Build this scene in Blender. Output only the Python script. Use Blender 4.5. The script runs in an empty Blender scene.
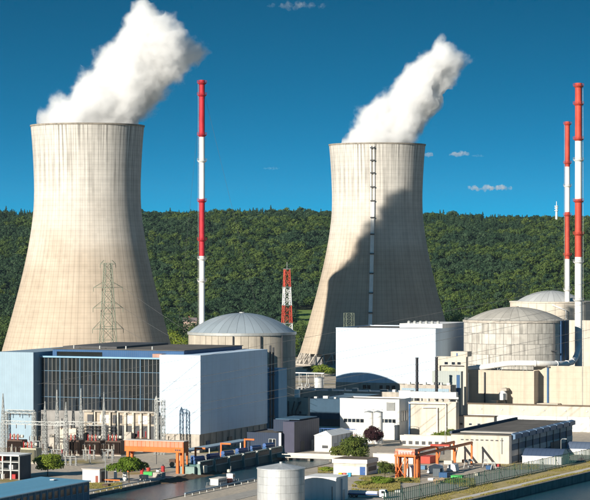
import bpy, bmesh, math, random
from mathutils import Vector, noise, Matrix
R = math.radians
random.seed(7)
scene = bpy.context.scene
col = scene.collection

# ------------------------------------------------------------------ camera, sky, sun, exposure
F = 2500.0            # focal length in photo pixels (590 wide)
HZ = 253.0            # row of the horizon
CH = 81.0             # camera height above the plant ground
cam_d = bpy.data.cameras.new('camera'); cam = bpy.data.objects.new('camera', cam_d); col.objects.link(cam)
cam.location = (0, 0, CH); cam.rotation_euler = (R(90), 0, 0)
cam_d.sensor_width = 36; cam_d.lens = 36 * F / 590; cam_d.shift_y = (HZ - 250) / 590
cam_d.clip_start = 1; cam_d.clip_end = 90000
scene.camera = cam

SUN_EL = R(19.0); SUN_TO = (-0.62, -0.785)
world = bpy.data.worlds.new('World'); scene.world = world; world.use_nodes = True
nt = world.node_tree; nt.nodes.clear()
wo = nt.nodes.new('ShaderNodeOutputWorld'); bg = nt.nodes.new('ShaderNodeBackground')
sky = nt.nodes.new('ShaderNodeTexSky'); sky.sky_type = 'NISHITA'; sky.sun_disc = False
sky.sun_elevation = SUN_EL; sky.sun_rotation = math.atan2(SUN_TO[0], SUN_TO[1])
sky.altitude = 300; sky.air_density = 1.0; sky.dust_density = 0.0; sky.ozone_density = 4.0
tc = nt.nodes.new('ShaderNodeTexCoord'); mp = nt.nodes.new('ShaderNodeMapping')
mp.inputs['Location'].default_value = (0, 0, 0.12); mp.inputs['Scale'].default_value = (1, 1, 6.0)
hs = nt.nodes.new('ShaderNodeHueSaturation'); hs.inputs['Hue'].default_value = 0.478
hs.inputs['Saturation'].default_value = 2.5; hs.inputs['Value'].default_value = 1.0
nt.links.new(tc.outputs['Generated'], mp.inputs[0]); nt.links.new(mp.outputs[0], sky.inputs[0])
nt.links.new(sky.outputs[0], hs.inputs['Color']); nt.links.new(hs.outputs[0], bg.inputs[0])
bg.inputs[1].default_value = 0.058
nt.links.new(bg.outputs[0], wo.inputs[0])

sl = bpy.data.lights.new('sun', 'SUN'); sl.energy = 3.9; sl.angle = R(0.53); sl.color = (1.0, 0.93, 0.81)
so = bpy.data.objects.new('sun', sl); col.objects.link(so); so.location = (-600, 300, 500)
to_sun = Vector((SUN_TO[0] * math.cos(SUN_EL), SUN_TO[1] * math.cos(SUN_EL), math.sin(SUN_EL)))
so.rotation_euler = to_sun.to_track_quat('Z', 'Y').to_euler()

vs = scene.view_settings; vs.view_transform = 'Standard'; vs.look = 'None'; vs.exposure = 1.02; vs.gamma = 1
vs.use_curve_mapping = False
scene.render.engine = 'CYCLES'
cy = scene.cycles
cy.use_denoising = True; cy.max_bounces = 12; cy.volume_bounces = 10; cy.diffuse_bounces = 3; cy.glossy_bounces = 2
cy.transmission_bounces = 3; cy.transparent_max_bounces = 6; cy.caustics_reflective = False; cy.caustics_refractive = False
cy.volume_step_rate = 1.0; cy.volume_max_steps = 256

# ------------------------------------------------------------------ materials
MATS = {}
def mat(name, c, rough=0.85, var=0.12, scale=0.25, metal=0.0, stain=0.0, grid=None, rib=0, rnd=0.0, bump=0.0, spec=0.3, gridk=0.35):
    """principled with mottling, vertical rain streaks, joint lines, sheet ribs, a shift per piece"""
    if name in MATS: return MATS[name]
    m = bpy.data.materials.new(name); m.use_nodes = True; MATS[name] = m
    t = m.node_tree; N = t.nodes; L = t.links
    b = N['Principled BSDF']; b.inputs['Roughness'].default_value = rough; b.inputs['Metallic'].default_value = metal
    b.inputs['Specular IOR Level'].default_value = spec
    co = N.new('ShaderNodeTexCoord')
    nz = N.new('ShaderNodeTexNoise'); nz.inputs['Scale'].default_value = scale; nz.inputs['Detail'].default_value = 6; nz.inputs['Roughness'].default_value = .65
    vec = co.outputs['Object']
    if rnd > 0:
        oi0 = N.new('ShaderNodeObjectInfo'); sc0 = N.new('ShaderNodeVectorMath'); sc0.operation = 'SCALE'; sc0.inputs[0].default_value = (91, 57, 73); L.new(oi0.outputs['Random'], sc0.inputs['Scale'])
        ad0 = N.new('ShaderNodeVectorMath'); ad0.operation = 'ADD'; L.new(vec, ad0.inputs[0]); L.new(sc0.outputs[0], ad0.inputs[1]); vec = ad0.outputs[0]
    L.new(vec, nz.inputs['Vector'])
    fac = N.new('ShaderNodeMapRange'); fac.inputs[1].default_value = .3; fac.inputs[2].default_value = .7
    fac.inputs[3].default_value = 1 - var; fac.inputs[4].default_value = 1 + var
    L.new(nz.outputs[0], fac.inputs[0]); val = fac.outputs[0]
    def mul(a, bb):
        n = N.new('ShaderNodeMath'); n.operation = 'MULTIPLY'; L.new(a, n.inputs[0])
        if isinstance(bb, float): n.inputs[1].default_value = bb
        else: L.new(bb, n.inputs[1])
        return n.outputs[0]
    if stain > 0:
        mpn = N.new('ShaderNodeMapping'); mpn.inputs['Scale'].default_value = (.55, .55, .035); L.new(vec, mpn.inputs[0])
        n2 = N.new('ShaderNodeTexNoise'); n2.inputs['Scale'].default_value = 1.0; n2.inputs['Detail'].default_value = 5; L.new(mpn.outputs[0], n2.inputs['Vector'])
        r = N.new('ShaderNodeMapRange'); r.inputs[1].default_value = .48; r.inputs[2].default_value = .72; r.inputs[3].default_value = 1; r.inputs[4].default_value = 1 - stain
        L.new(n2.outputs[0], r.inputs[0]); val = mul(val, r.outputs[0])
    hsum = None
    if grid or rib:
        sp = N.new('ShaderNodeSeparateXYZ'); L.new(co.outputs['Object'], sp.inputs[0])
        ad = N.new('ShaderNodeMath'); ad.operation = 'ADD'; L.new(sp.outputs[0], ad.inputs[0]); L.new(sp.outputs[1], ad.inputs[1])
        def line(src, period, w):
            d = N.new('ShaderNodeMath'); d.operation = 'DIVIDE'; L.new(src, d.inputs[0]); d.inputs[1].default_value = period
            f = N.new('ShaderNodeMath'); f.operation = 'FRACT'; L.new(d.outputs[0], f.inputs[0])
            g = N.new('ShaderNodeMath'); g.operation = 'LESS_THAN'; L.new(f.outputs[0], g.inputs[0]); g.inputs[1].default_value = w / period
            return g.outputs[0]
        if grid:
            gx = line(ad.outputs[0], grid[0], .16); gz = line(sp.outputs[2], grid[1], .16)
            mx = N.new('ShaderNodeMath'); mx.operation = 'MAXIMUM'; L.new(gx, mx.inputs[0]); L.new(gz, mx.inputs[1])
            r = N.new('ShaderNodeMapRange'); r.inputs[3].default_value = 1; r.inputs[4].default_value = 1 - gridk; L.new(mx.outputs[0], r.inputs[0])
            val = mul(val, r.outputs[0])
        if rib:
            d = N.new('ShaderNodeMath'); d.operation = 'MULTIPLY'; L.new(ad.outputs[0], d.inputs[0]); d.inputs[1].default_value = 2 * math.pi / rib
            s = N.new('ShaderNodeMath'); s.operation = 'SINE'; L.new(d.outputs[0], s.inputs[0]); hsum = s.outputs[0]
    if rnd > 0:
        oi = N.new('ShaderNodeObjectInfo'); r = N.new('ShaderNodeMapRange'); r.inputs[3].default_value = 1 - rnd; r.inputs[4].default_value = 1 + rnd * .6
        L.new(oi.outputs['Random'], r.inputs[0]); val = mul(val, r.outputs[0])
    mix = N.new('ShaderNodeVectorMath'); mix.operation = 'SCALE'; mix.inputs[0].default_value = c[:3]; L.new(val, mix.inputs['Scale'])
    L.new(mix.outputs[0], b.inputs['Base Color'])
    if bump or hsum is not None:
        bp = N.new('ShaderNodeBump'); bp.inputs['Strength'].default_value = bump or .35; bp.inputs['Distance'].default_value = .12
        L.new(hsum if hsum is not None else nz.outputs[0], bp.inputs['Height']); L.new(bp.outputs[0], b.inputs['Normal'])
    return m

def tower_mat():
    m = bpy.data.materials.new('tower_concrete'); m.use_nodes = True; t = m.node_tree; N = t.nodes; L = t.links
    b = N['Principled BSDF']; b.inputs['Roughness'].default_value = .92; b.inputs['Specular IOR Level'].default_value = .15
    co = N.new('ShaderNodeTexCoord'); sp = N.new('ShaderNodeSeparateXYZ'); L.new(co.outputs['Object'], sp.inputs[0])
    def math_(op, a, bb=None):
        n = N.new('ShaderNodeMath'); n.operation = op
        for i, x in enumerate((a, bb)):
            if x is None: continue
            if isinstance(x, (int, float)): n.inputs[i].default_value = x
            else: L.new(x, n.inputs[i])
        return n.outputs[0]
    def rng(x, a, bb, c, d, smooth=True):
        n = N.new('ShaderNodeMapRange'); n.interpolation_type = 'SMOOTHSTEP' if smooth else 'LINEAR'
        L.new(x, n.inputs[0])
        for i, q in enumerate((a, bb, c, d)): n.inputs[i + 1].default_value = q
        return n.outputs[0]
    ang = math_('ARCTAN2', sp.outputs[1], sp.outputs[0])
    au = math_('MULTIPLY', ang, 76 / (2 * math.pi)); fu = math_('FRACT', au)
    fz = math_('FRACT', math_('DIVIDE', sp.outputs[2], 3.1))
    cu = math_('FLOOR', au); cz = math_('FLOOR', math_('DIVIDE', sp.outputs[2], 3.1))
    lv = rng(math_('ABSOLUTE', math_('SUBTRACT', fu, .5)), .04, .11, .83, 1)
    lh = rng(math_('ABSOLUTE', math_('SUBTRACT', fz, .5)), .04, .11, .90, 1)
    # a tint for every formwork lift and column
    cc = N.new('ShaderNodeCombineXYZ'); L.new(cu, cc.inputs[0]); L.new(cz, cc.inputs[1])
    wn = N.new('ShaderNodeTexWhiteNoise'); L.new(cc.outputs[0], wn.inputs['Vector'])
    cell = rng(wn.outputs['Value'], 0, 1, .95, 1.04, False)
    c2 = N.new('ShaderNodeCombineXYZ'); L.new(cu, c2.inputs[0])
    wn2 = N.new('ShaderNodeTexWhiteNoise'); L.new(c2.outputs[0], wn2.inputs['Vector'])
    colm = rng(wn2.outputs['Value'], 0, 1, .93, 1.05, False)
    c3 = N.new('ShaderNodeCombineXYZ'); L.new(cz, c3.inputs[1])
    wn3 = N.new('ShaderNodeTexWhiteNoise'); L.new(c3.outputs[0], wn3.inputs['Vector'])
    rowm = rng(wn3.outputs['Value'], 0, 1, .96, 1.03, False)
    # rain streaks below the rim
    sc_ = N.new('ShaderNodeCombineXYZ'); L.new(math_('MULTIPLY', ang, 26), sc_.inputs[0]); L.new(math_('MULTIPLY', sp.outputs[2], .02), sc_.inputs[1])
    nz = N.new('ShaderNodeTexNoise'); nz.inputs['Scale'].default_value = 1; nz.inputs['Detail'].default_value = 6; L.new(sc_.outputs[0], nz.inputs['Vector'])
    topm = rng(sp.outputs[2], 95, 158, .12, 1)
    st = math_('MULTIPLY', rng(nz.outputs[0], .42, .70, 0, .62), topm)
    st = math_('SUBTRACT', 1, st)
    n4 = N.new('ShaderNodeTexNoise'); n4.inputs['Scale'].default_value = .035; n4.inputs['Detail'].default_value = 7; L.new(co.outputs['Object'], n4.inputs['Vector'])
    mot = rng(n4.outputs[0], .3, .7, .9, 1.08, False)
    v = lv
    for x in (lh, cell, colm, rowm, st, mot): v = math_('MULTIPLY', v, x)
    # the lower lifts weathered to a warmer tan
    low = rng(math_('ADD', sp.outputs[2], math_('MULTIPLY', n4.outputs[0], 60)), 85, 165, 0, 1)
    mx = N.new('ShaderNodeMix'); mx.data_type = 'RGBA'; L.new(low, mx.inputs[0])
    mx.inputs[6].default_value = (.44, .365, .285, 1); mx.inputs[7].default_value = (.565, .535, .49, 1)
    s = N.new('ShaderNodeVectorMath'); s.operation = 'SCALE'; L.new(mx.outputs[2], s.inputs[0]); L.new(v, s.inputs['Scale'])
    L.new(s.outputs[0], b.inputs['Base Color'])
    bp = N.new('ShaderNodeBump'); bp.inputs['Strength'].default_value = .4; bp.inputs['Distance'].default_value = .25
    L.new(lv, bp.inputs['Height']); L.new(bp.outputs[0], b.inputs['Normal'])
    return m

def leaf_mat(name, dark, light, trans=.25):
    m = bpy.data.materials.new(name); m.use_nodes = True; t = m.node_tree; N = t.nodes; L = t.links
    b = N['Principled BSDF']; b.inputs['Roughness'].default_value = .7; b.inputs['Specular IOR Level'].default_value = .15
    oi = N.new('ShaderNodeObjectInfo'); co = N.new('ShaderNodeTexCoord')
    nz = N.new('ShaderNodeTexNoise'); nz.inputs['Scale'].default_value = .5; nz.inputs['Detail'].default_value = 3; L.new(co.outputs['Object'], nz.inputs['Vector'])
    a = N.new('ShaderNodeMath'); a.operation = 'MULTIPLY_ADD'; L.new(oi.outputs['Random'], a.inputs[0]); a.inputs[1].default_value = .75
    s = N.new('ShaderNodeMapRange'); s.inputs[1].default_value = .3; s.inputs[2].default_value = .7; s.inputs[3].default_value = -.12; s.inputs[4].default_value = .38
    L.new(nz.outputs[0], s.inputs[0]); L.new(s.outputs[0], a.inputs[2])
    mx = N.new('ShaderNodeMix'); mx.data_type = 'RGBA'; mx.inputs[6].default_value = (*dark, 1); mx.inputs[7].default_value = (*light, 1)
    L.new(a.outputs[0], mx.inputs[0]); L.new(mx.outputs[2], b.inputs['Base Color'])
    tr = N.new('ShaderNodeBsdfTranslucent'); L.new(mx.outputs[2], tr.inputs[0])
    ms = N.new('ShaderNodeMixShader'); ms.inputs[0].default_value = trans
    L.new(b.outputs[0], ms.inputs[1]); L.new(tr.outputs[0], ms.inputs[2]); L.new(ms.outputs[0], N['Material Output'].inputs[0])
    return m

def ground_mat():
    m = bpy.data.materials.new('yard_ground'); m.use_nodes = True; t = m.node_tree; N = t.nodes; L = t.links
    b = N['Principled BSDF']; b.inputs['Roughness'].default_value = .95; b.inputs['Specular IOR Level'].default_value = .1
    co = N.new('ShaderNodeTexCoord')
    def nz(s, d=6):
        n = N.new('ShaderNodeTexNoise'); n.inputs['Scale'].default_value = s; n.inputs['Detail'].default_value = d; L.new(co.outputs['Object'], n.inputs['Vector']); return n.outputs[0]
    def mix(f, a, bb):
        n = N.new('ShaderNodeMix'); n.data_type = 'RGBA'; L.new(f, n.inputs[0])
        for i, x in ((6, a), (7, bb)):
            if isinstance(x, tuple): n.inputs[i].default_value = (*x, 1)
            else: L.new(x, n.inputs[i])
        return n.outputs[2]
    def rg(x, a, bb):
        n = N.new('ShaderNodeMapRange'); L.new(x, n.inputs[0]); n.inputs[1].default_value = a; n.inputs[2].default_value = bb; return n.outputs[0]
    c = mix(rg(nz(.04), .42, .58), (.50, .43, .345), (.60, .50, .385))
    c = mix(rg(nz(.6, 8), .3, .7), c, (.36, .32, .27))
    c = mix(rg(nz(.022, 8), .57, .66), c, (.30, .24, .10))
    L.new(c, b.inputs['Base Color'])
    bp = N.new('ShaderNodeBump'); bp.inputs['Strength'].default_value = .5; bp.inputs['Distance'].default_value = .3; L.new(nz(.9, 8), bp.inputs['Height']); L.new(bp.outputs[0], b.inputs['Normal'])
    return m

def water_mat():
    m = bpy.data.materials.new('water'); m.use_nodes = True; t = m.node_tree; N = t.nodes; L = t.links
    b = N['Principled BSDF']; b.inputs['Base Color'].default_value = (.015, .06, .08, 1); b.inputs['Roughness'].default_value = .2
    b.inputs['IOR'].default_value = 1.33
    co = N.new('ShaderNodeTexCoord'); n = N.new('ShaderNodeTexNoise'); n.inputs['Scale'].default_value = 1.6; n.inputs['Detail'].default_value = 4
    L.new(co.outputs['Object'], n.inputs['Vector'])
    bp = N.new('ShaderNodeBump'); bp.inputs['Strength'].default_value = .8; bp.inputs['Distance'].default_value = .35; L.new(n.outputs[0], bp.inputs['Height']); L.new(bp.outputs[0], b.inputs['Normal'])
    return m

def steam_mat(name, dens, scale, lo, hi, step, seed=0.0, axis=None, r0=33.0, r1=25.0, erode=.36):
    m = bpy.data.materials.new(name); m.use_nodes = True; t = m.node_tree; N = t.nodes; L = t.links
    N.remove(N['Principled BSDF'])
    v = N.new('ShaderNodeVolumePrincipled'); v.inputs['Color'].default_value = (.997, .997, .997, 1); v.inputs['Anisotropy'].default_value = .1
    co = N.new('ShaderNodeTexCoord'); mp = N.new('ShaderNodeMapping'); mp.inputs['Location'].default_value = (seed, seed * .7, 0); L.new(co.outputs['Object'], mp.inputs[0])
    n = N.new('ShaderNodeTexNoise'); n.inputs['Scale'].default_value = scale; n.inputs['Detail'].default_value = 8; n.inputs['Roughness'].default_value = .66; L.new(mp.outputs[0], n.inputs['Vector'])
    val = n.outputs[0]
    if axis:                                   # the steam thins out away from the plume's axis
        ax = Vector(axis); ln = ax.length; u = ax.normalized()
        dt = N.new('ShaderNodeVectorMath'); dt.operation = 'DOT_PRODUCT'; dt.inputs[1].default_value = u; L.new(co.outputs['Object'], dt.inputs[0])
        sc = N.new('ShaderNodeVectorMath'); sc.operation = 'SCALE'; sc.inputs[0].default_value = u; L.new(dt.outputs['Value'], sc.inputs['Scale'])
        sb = N.new('ShaderNodeVectorMath'); sb.operation = 'DISTANCE'; L.new(co.outputs['Object'], sb.inputs[0]); L.new(sc.outputs[0], sb.inputs[1])
        rr = N.new('ShaderNodeMapRange'); rr.inputs[1].default_value = 0; rr.inputs[2].default_value = ln; rr.inputs[3].default_value = r0; rr.inputs[4].default_value = r1; L.new(dt.outputs['Value'], rr.inputs[0])
        q = N.new('ShaderNodeMath'); q.operation = 'DIVIDE'; L.new(sb.outputs['Value'], q.inputs[0]); L.new(rr.outputs[0], q.inputs[1])
        tt = N.new('ShaderNodeMapRange'); tt.inputs[1].default_value = ln * .8; tt.inputs[2].default_value = ln * 1.3; tt.inputs[3].default_value = 0; tt.inputs[4].default_value = 1.2; L.new(dt.outputs['Value'], tt.inputs[0])
        qm = N.new('ShaderNodeMath'); qm.operation = 'MAXIMUM'; L.new(q.outputs[0], qm.inputs[0]); L.new(tt.outputs[0], qm.inputs[1]); q = qm
        e = N.new('ShaderNodeMapRange'); e.interpolation_type = 'SMOOTHSTEP'; e.inputs[1].default_value = .35; e.inputs[2].default_value = 1.15; e.inputs[3].default_value = .14; e.inputs[4].default_value = -erode; L.new(q.outputs[0], e.inputs[0])
        a2 = N.new('ShaderNodeMath'); a2.operation = 'ADD'; L.new(val, a2.inputs[0]); L.new(e.outputs[0], a2.inputs[1]); val = a2.outputs[0]
    r = N.new('ShaderNodeMapRange'); r.inputs[1].default_value = lo; r.inputs[2].default_value = hi; r.inputs[3].default_value = 0; r.inputs[4].default_value = dens
    L.new(val, r.inputs[0]); r.inputs[4].default_value = 1.0
    pw = N.new('ShaderNodeMath'); pw.operation = 'POWER'; L.new(r.outputs[0], pw.inputs[0]); pw.inputs[1].default_value = 1.4 if axis else 1.0
    dm = N.new('ShaderNodeMath'); dm.operation = 'MULTIPLY'; L.new(pw.outputs[0], dm.inputs[0]); dm.inputs[1].default_value = dens; L.new(dm.outputs[0], v.inputs['Density'])
    L.new(v.outputs[0], N['Material Output'].inputs['Volume'])
    m.cycles.volume_step_rate = step
    return m

TOWER = tower_mat(); GROUND = ground_mat(); WATER = water_mat()
CONC = mat('concrete', (.42, .38, .33), stain=.35, var=.2)
CONC_D = mat('dark_concrete', (.26, .25, .24), stain=.4, var=.2)
BEIGE = mat('beige_render', (.50, .43, .345), stain=.18, var=.08, grid=(4.2, 3.2), gridk=.14)
BEIGE2 = mat('beige_wall', (.54, .485, .41), stain=.25, var=.1)
WHITE = mat('white_cladding', (.60, .73, .86), rough=.6, var=.05, stain=.10, rib=1.1, scale=.1, grid=(6.6, 5.2), gridk=.07)
WHITE2 = mat('white_paint', (.80, .79, .76), rough=.6, var=.07, stain=.12)
BLUEC = mat('pale_blue_paint_and_shade', (.26, .355, .43), rough=.55, var=.05, stain=.06, rib=1.1)  # pale blue paint; on the hall's left wing it stands in for shade
BLUED = mat('deep_blue_cladding', (.025, .085, .20), rough=.5, var=.1, rib=.9)
BLUER = mat('blue_roof_sheet', (.12, .34, .50), rough=.5, var=.14, scale=.15, stain=.15)
BLUES = mat('slate_blue_roof', (.05, .11, .17), rough=.6, var=.2, scale=.15)
NAVY = mat('navy_cladding', (.016, .030, .062), rough=.55, var=.12, rib=.9)
PURP = mat('plum_cladding', (.050, .052, .088), rough=.55, var=.12, rib=.9)
GLASS = mat('dark_glass', (.012, .018, .026), rough=.12, var=.3, spec=.6, rnd=.6)
MULL = mat('pale_mullion', (.27, .265, .25), rough=.5, var=.1)
MULLB = mat('blue_mullion', (.07, .14, .21), rough=.5, var=.1)
ROOFD = mat('bitumen_roof', (.12, .108, .095), rough=.95, var=.35, scale=.12)
ROOFB = mat('brown_roof', (.15, .115, .085), rough=.95, var=.3, scale=.12)
DOME = mat('dome_metal_sheet', (.40, .46, .50), rough=.38, metal=.35, var=.07, scale=.1, rnd=.10)
DOMEC = mat('weathered_dome_concrete', (.40, .38, .34), rough=.9, var=.16, scale=.08, stain=.1, rnd=.12)
DOMEG = mat('grey_dome_sheet', (.42, .43, .43), rough=.6, var=.07, scale=.08, rnd=.08)
PAN1 = mat('reactor_panel_concrete', (.43, .385, .32), var=.1, stain=.25, rnd=.14, scale=.3)
PAN2 = mat('weathered_panel_concrete', (.49, .465, .42), var=.20, stain=.5, rnd=.12, scale=.2)
RED = mat('red_stack_paint', (.46, .022, .035), rough=.6, var=.22, stain=.35)
RED2 = mat('orange_red_paint', (.50, .065, .04), rough=.6, var=.22, stain=.35)
WSTACK = mat('white_stack_paint', (.78, .77, .75), rough=.5, var=.05, stain=.15)
PIPEW = mat('white_pipe_lagging', (.80, .78, .74), rough=.45, var=.05, stain=.1)
STEEL = mat('galvanised_steel', (.40, .41, .40), rough=.5, metal=.3, var=.15)
STEELD = mat('dark_steel', (.05, .052, .058), rough=.5, var=.2)
PYLON = mat('green_pylon_paint', (.17, .20, .15), rough=.6, var=.15)
ORANGE = mat('orange_crane_paint', (.62, .135, .018), rough=.5, var=.12, stain=.12)
SALMON = mat('faded_orange_panel', (.58, .23, .14), rough=.6, var=.12, stain=.2)
TEAL = mat('teal_steel', (.055, .13, .125), rough=.6, var=.25, stain=.3)
BLUEM = mat('blue_machine_paint', (.025, .085, .26), rough=.4, var=.12)
GREENM = mat('green_machine_paint', (.05, .38, .08), rough=.5, var=.12)
REDM = mat('red_machine_paint', (.38, .03, .03), rough=.5, var=.2)
BROWN = mat('transformer_brown', (.085, .05, .035), rough=.6, var=.3)
PALE = mat('pale_porcelain', (.55, .52, .44), rough=.5, var=.2)
TANKM = mat('silver_tank_sheet', (.55, .56, .56), rough=.42, metal=.35, var=.1, stain=.15, rnd=.06)
FENCE = mat('green_fence_paint', (.012, .055, .04), rough=.6, var=.2)
KERB = mat('quay_concrete', (.24, .215, .185), var=.25, stain=.4)
ROAD = mat('pale_asphalt', (.36, .335, .30), var=.2, scale=.4, rough=.95)
STONE = mat('pale_slab', (.60, .55, .49), var=.12, rough=.9)
GRASSG = mat('dry_grass_bank', (.40, .31, .13), var=.4, scale=.35, rough=1, bump=.6)
BARK = mat('bark', (.06, .045, .032), var=.3)
HILLM = mat('forest_floor', (.045, .055, .022), var=.4, scale=.02, rough=1)
MEADOW = mat('meadow_grass', (.12, .19, .035), var=.2, scale=.05, rough=1)
LEAF = leaf_mat('leaf_green', (.028, .062, .020), (.100, .150, .042))
LEAFD = leaf_mat('leaf_deep_green', (.019, .048, .024), (.055, .096, .046))
LEAFR = leaf_mat('leaf_dark_red', (.030, .012, .016), (.06, .022, .026))
LEAFF = leaf_mat('leaf_fresh_green', (.035, .070, .018), (.11, .155, .035))
LEAFM = leaf_mat('leaf_mid_green', (.045, .080, .014), (.20, .21, .042))
LEAFY = leaf_mat('leaf_bright_green', (.08, .14, .012), (.20, .25, .03))
TUFT = leaf_mat('dry_grass_blades', (.17, .19, .04), (.42, .34, .12))
WIRE = mat('cable', (.10, .10, .10), rough=.6)
BLACKP = mat('black_flue_paint', (.018, .019, .024), rough=.5, var=.3)

# ------------------------------------------------------------------ helpers
UX, UY = 0.37, 0.929          # the plant's long axis (away from the camera); v = (UY,-UX) points right
PR = -math.atan2(UX, UY)      # rotation of things aligned with the plant: local x = v, local y = u
class Site:
    """a corner on the ground (or at depth d) seen at photo column px"""
    def __init__(s, px, row=None, d=None, z=0.0):
        s.d = d if d else F * (CH - z) / (row - HZ)
        s.loc = Vector(((px - 295) * s.d / F, s.d, z))
    def left(s, px):
        t = (px - 295) / F; return (s.loc.x - t * s.loc.y) / (UY + t * UX)
    def right(s, px):
        t = (px - 295) / F; return (t * s.loc.y - s.loc.x) / (UX - t * UY)
    def z(s, row): return CH - (row - HZ) * s.d / F - s.loc.z
    def w(s, npx): return npx * s.d / F
def AB(a, b, z=0.0): return Vector((a * UY + b * UX, 950 - a * UX + b * UY, z))

RW = Vector((.44, .898, 0)); RN = Vector((.898, -.44, 0)); RRZ = -math.atan2(.44, .898)
def RB(a, b, z=0.0): return Vector((58, 820, z)) + RN * a + RW * b     # river coordinates: a = 0 on the quay edge

class MB:
    def __init__(s): s.v = []; s.f = []; s.m = []
    def _add(s, vs, fs, mi=0):
        o = len(s.v); s.v += [tuple(x) for x in vs]; s.f += [tuple(i + o for i in q) for q in fs]; s.m += [mi] * len(fs); return s
    def box(s, x0, x1, y0, y1, z0, z1, mi=0):
        return s._add([(x0,y0,z0),(x1,y0,z0),(x1,y1,z0),(x0,y1,z0),(x0,y0,z1),(x1,y0,z1),(x1,y1,z1),(x0,y1,z1)],
                      [(0,3,2,1),(4,5,6,7),(0,1,5,4),(1,2,6,5),(2,3,7,6),(3,0,4,7)], mi)
    def bev(s, x0, x1, y0, y1, z0, z1, c=.1):
        """box with chamfered top edges"""
        s._add([(x0,y0,z0),(x1,y0,z0),(x1,y1,z0),(x0,y1,z0),(x0,y0,z1-c),(x1,y0,z1-c),(x1,y1,z1-c),(x0,y1,z1-c),
                (x0+c,y0+c,z1),(x1-c,y0+c,z1),(x1-c,y1-c,z1),(x0+c,y1-c,z1)],
               [(0,3,2,1),(0,1,5,4),(1,2,6,5),(2,3,7,6),(3,0,4,7),(4,5,9,8),(5,6,10,9),(6,7,11,10),(7,4,8,11),(8,9,10,11)])
        return s
    def prism(s, poly, z0, z1):
        n = len(poly); vs = [(x, y, z0) for x, y in poly] + [(x, y, z1) for x, y in poly]
        return s._add(vs, [tuple(range(n))[::-1], tuple(range(n, 2*n))] + [(i, (i+1) % n, n+(i+1) % n, n+i) for i in range(n)])
    def extr(s, poly, axis, a0, a1):
        """poly of (p,z) pairs extruded along 'x' or 'y'"""
        n = len(poly); mk = (lambda p, z, a: (a, p, z)) if axis == 'x' else (lambda p, z, a: (p, a, z))
        vs = [mk(p, z, a0) for p, z in poly] + [mk(p, z, a1) for p, z in poly]
        return s._add(vs, [tuple(range(n))[::-1], tuple(range(n, 2*n))] + [(i, (i+1) % n, n+(i+1) % n, n+i) for i in range(n)])
    def tube(s, pts, r, n=8, r1=None, cap=True):
        pts = [Vector(p) for p in pts]; k = len(pts); vs = []; fs = []; up = None
        for i, p in enumerate(pts):
            t = (pts[min(i+1, k-1)] - pts[max(i-1, 0)]).normalized()
            if up is None:
                up = t.cross(Vector((0, 0, 1)))
                if up.length < 1e-3: up = Vector((1, 0, 0))
                up.normalize()
            up = (up - t * up.dot(t)).normalized(); w = t.cross(up)
            rr = r if r1 is None else r + (r1 - r) * i / (k - 1)
            for j in range(n):
                a = 2 * math.pi * (j + .5) / n; vs.append(p + up * math.cos(a) * rr + w * math.sin(a) * rr)
        for i in range(k - 1):
            for j in range(n):
                a, b = i*n+j, i*n+(j+1) % n; fs.append((a, b, b+n, a+n))
        if cap: fs += [tuple(range(n))[::-1], tuple(range((k-1)*n, k*n))]
        return s._add(vs, fs)
    def bar(s, p, q, r): return s.tube([p, q], r, 4)
    def lathe(s, prof, n=48, c=(0, 0), a0=0.0, a1=2*math.pi, close=False):
        full = abs(a1 - a0 - 2*math.pi) < 1e-6; m = n if full else n + 1; vs = []; fs = []
        for r, z in prof:
            for j in range(m):
                a = a0 + (a1 - a0) * j / n; vs.append((c[0] + r * math.cos(a), c[1] + r * math.sin(a), z))
        for i in range(len(prof) - 1):
            for j in range(n):
                k = (j + 1) % m; fs.append((i*m+j, i*m+k, (i+1)*m+k, (i+1)*m+j))
        if close and full: fs += [tuple(range(m))[::-1], tuple(range((len(prof)-1)*m, len(prof)*m))]
        return s._add(vs, fs)
    def cyl(s, x, y, z0, z1, r, n=16, r1=None):
        r1 = r if r1 is None else r1; return s.lathe([(r, z0), (r1, z1)], n, (x, y), close=True)
    def lattice(s, z0, z1, w0, w1, panels, bar=.1, c=(0, 0)):
        """square lattice mast"""
        def cor(z):
            w = (w0 + (w1 - w0) * (z - z0) / (z1 - z0)) / 2; return [Vector((c[0]+a*w, c[1]+b*w, z)) for a, b in ((-1,-1),(1,-1),(1,1),(-1,1))]
        zs = [z0]; q = .93 if w1 < w0 * .8 else 1.0; hs_ = [q ** i for i in range(panels)]; tot = sum(hs_)
        for h in hs_: zs.append(zs[-1] + h / tot * (z1 - z0))
        for i in range(4): s.bar(cor(z0)[i], cor(z1)[i], bar * 1.35)
        for a, b in zip(zs, zs[1:]):
            A, B = cor(a), cor(b)
            for i in range(4):
                j = (i + 1) % 4; s.bar(A[i], B[j], bar * .75); s.bar(A[j], B[i], bar * .75); s.bar(B[i], B[j], bar * .75)
        return s
    def hlattice(s, x0, x1, y, z, w, n, bar=.1):
        """square lattice beam along x"""
        C4 = ((-1,-1),(1,-1),(1,1),(-1,1)); h = w / 2
        for a, b in C4: s.bar((x0, y+a*h, z+b*h), (x1, y+a*h, z+b*h), bar * 1.2)
        for i in range(n):
            xa = x0 + (x1-x0)*i/n; xb = x0 + (x1-x0)*(i+1)/n
            for k in range(4):
                p, q = C4[k], C4[(k+1) % 4]
                if i % 2: p, q = q, p
                s.bar((xa, y+p[0]*h, z+p[1]*h), (xb, y+q[0]*h, z+q[1]*h), bar * .7)
        return s
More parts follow.
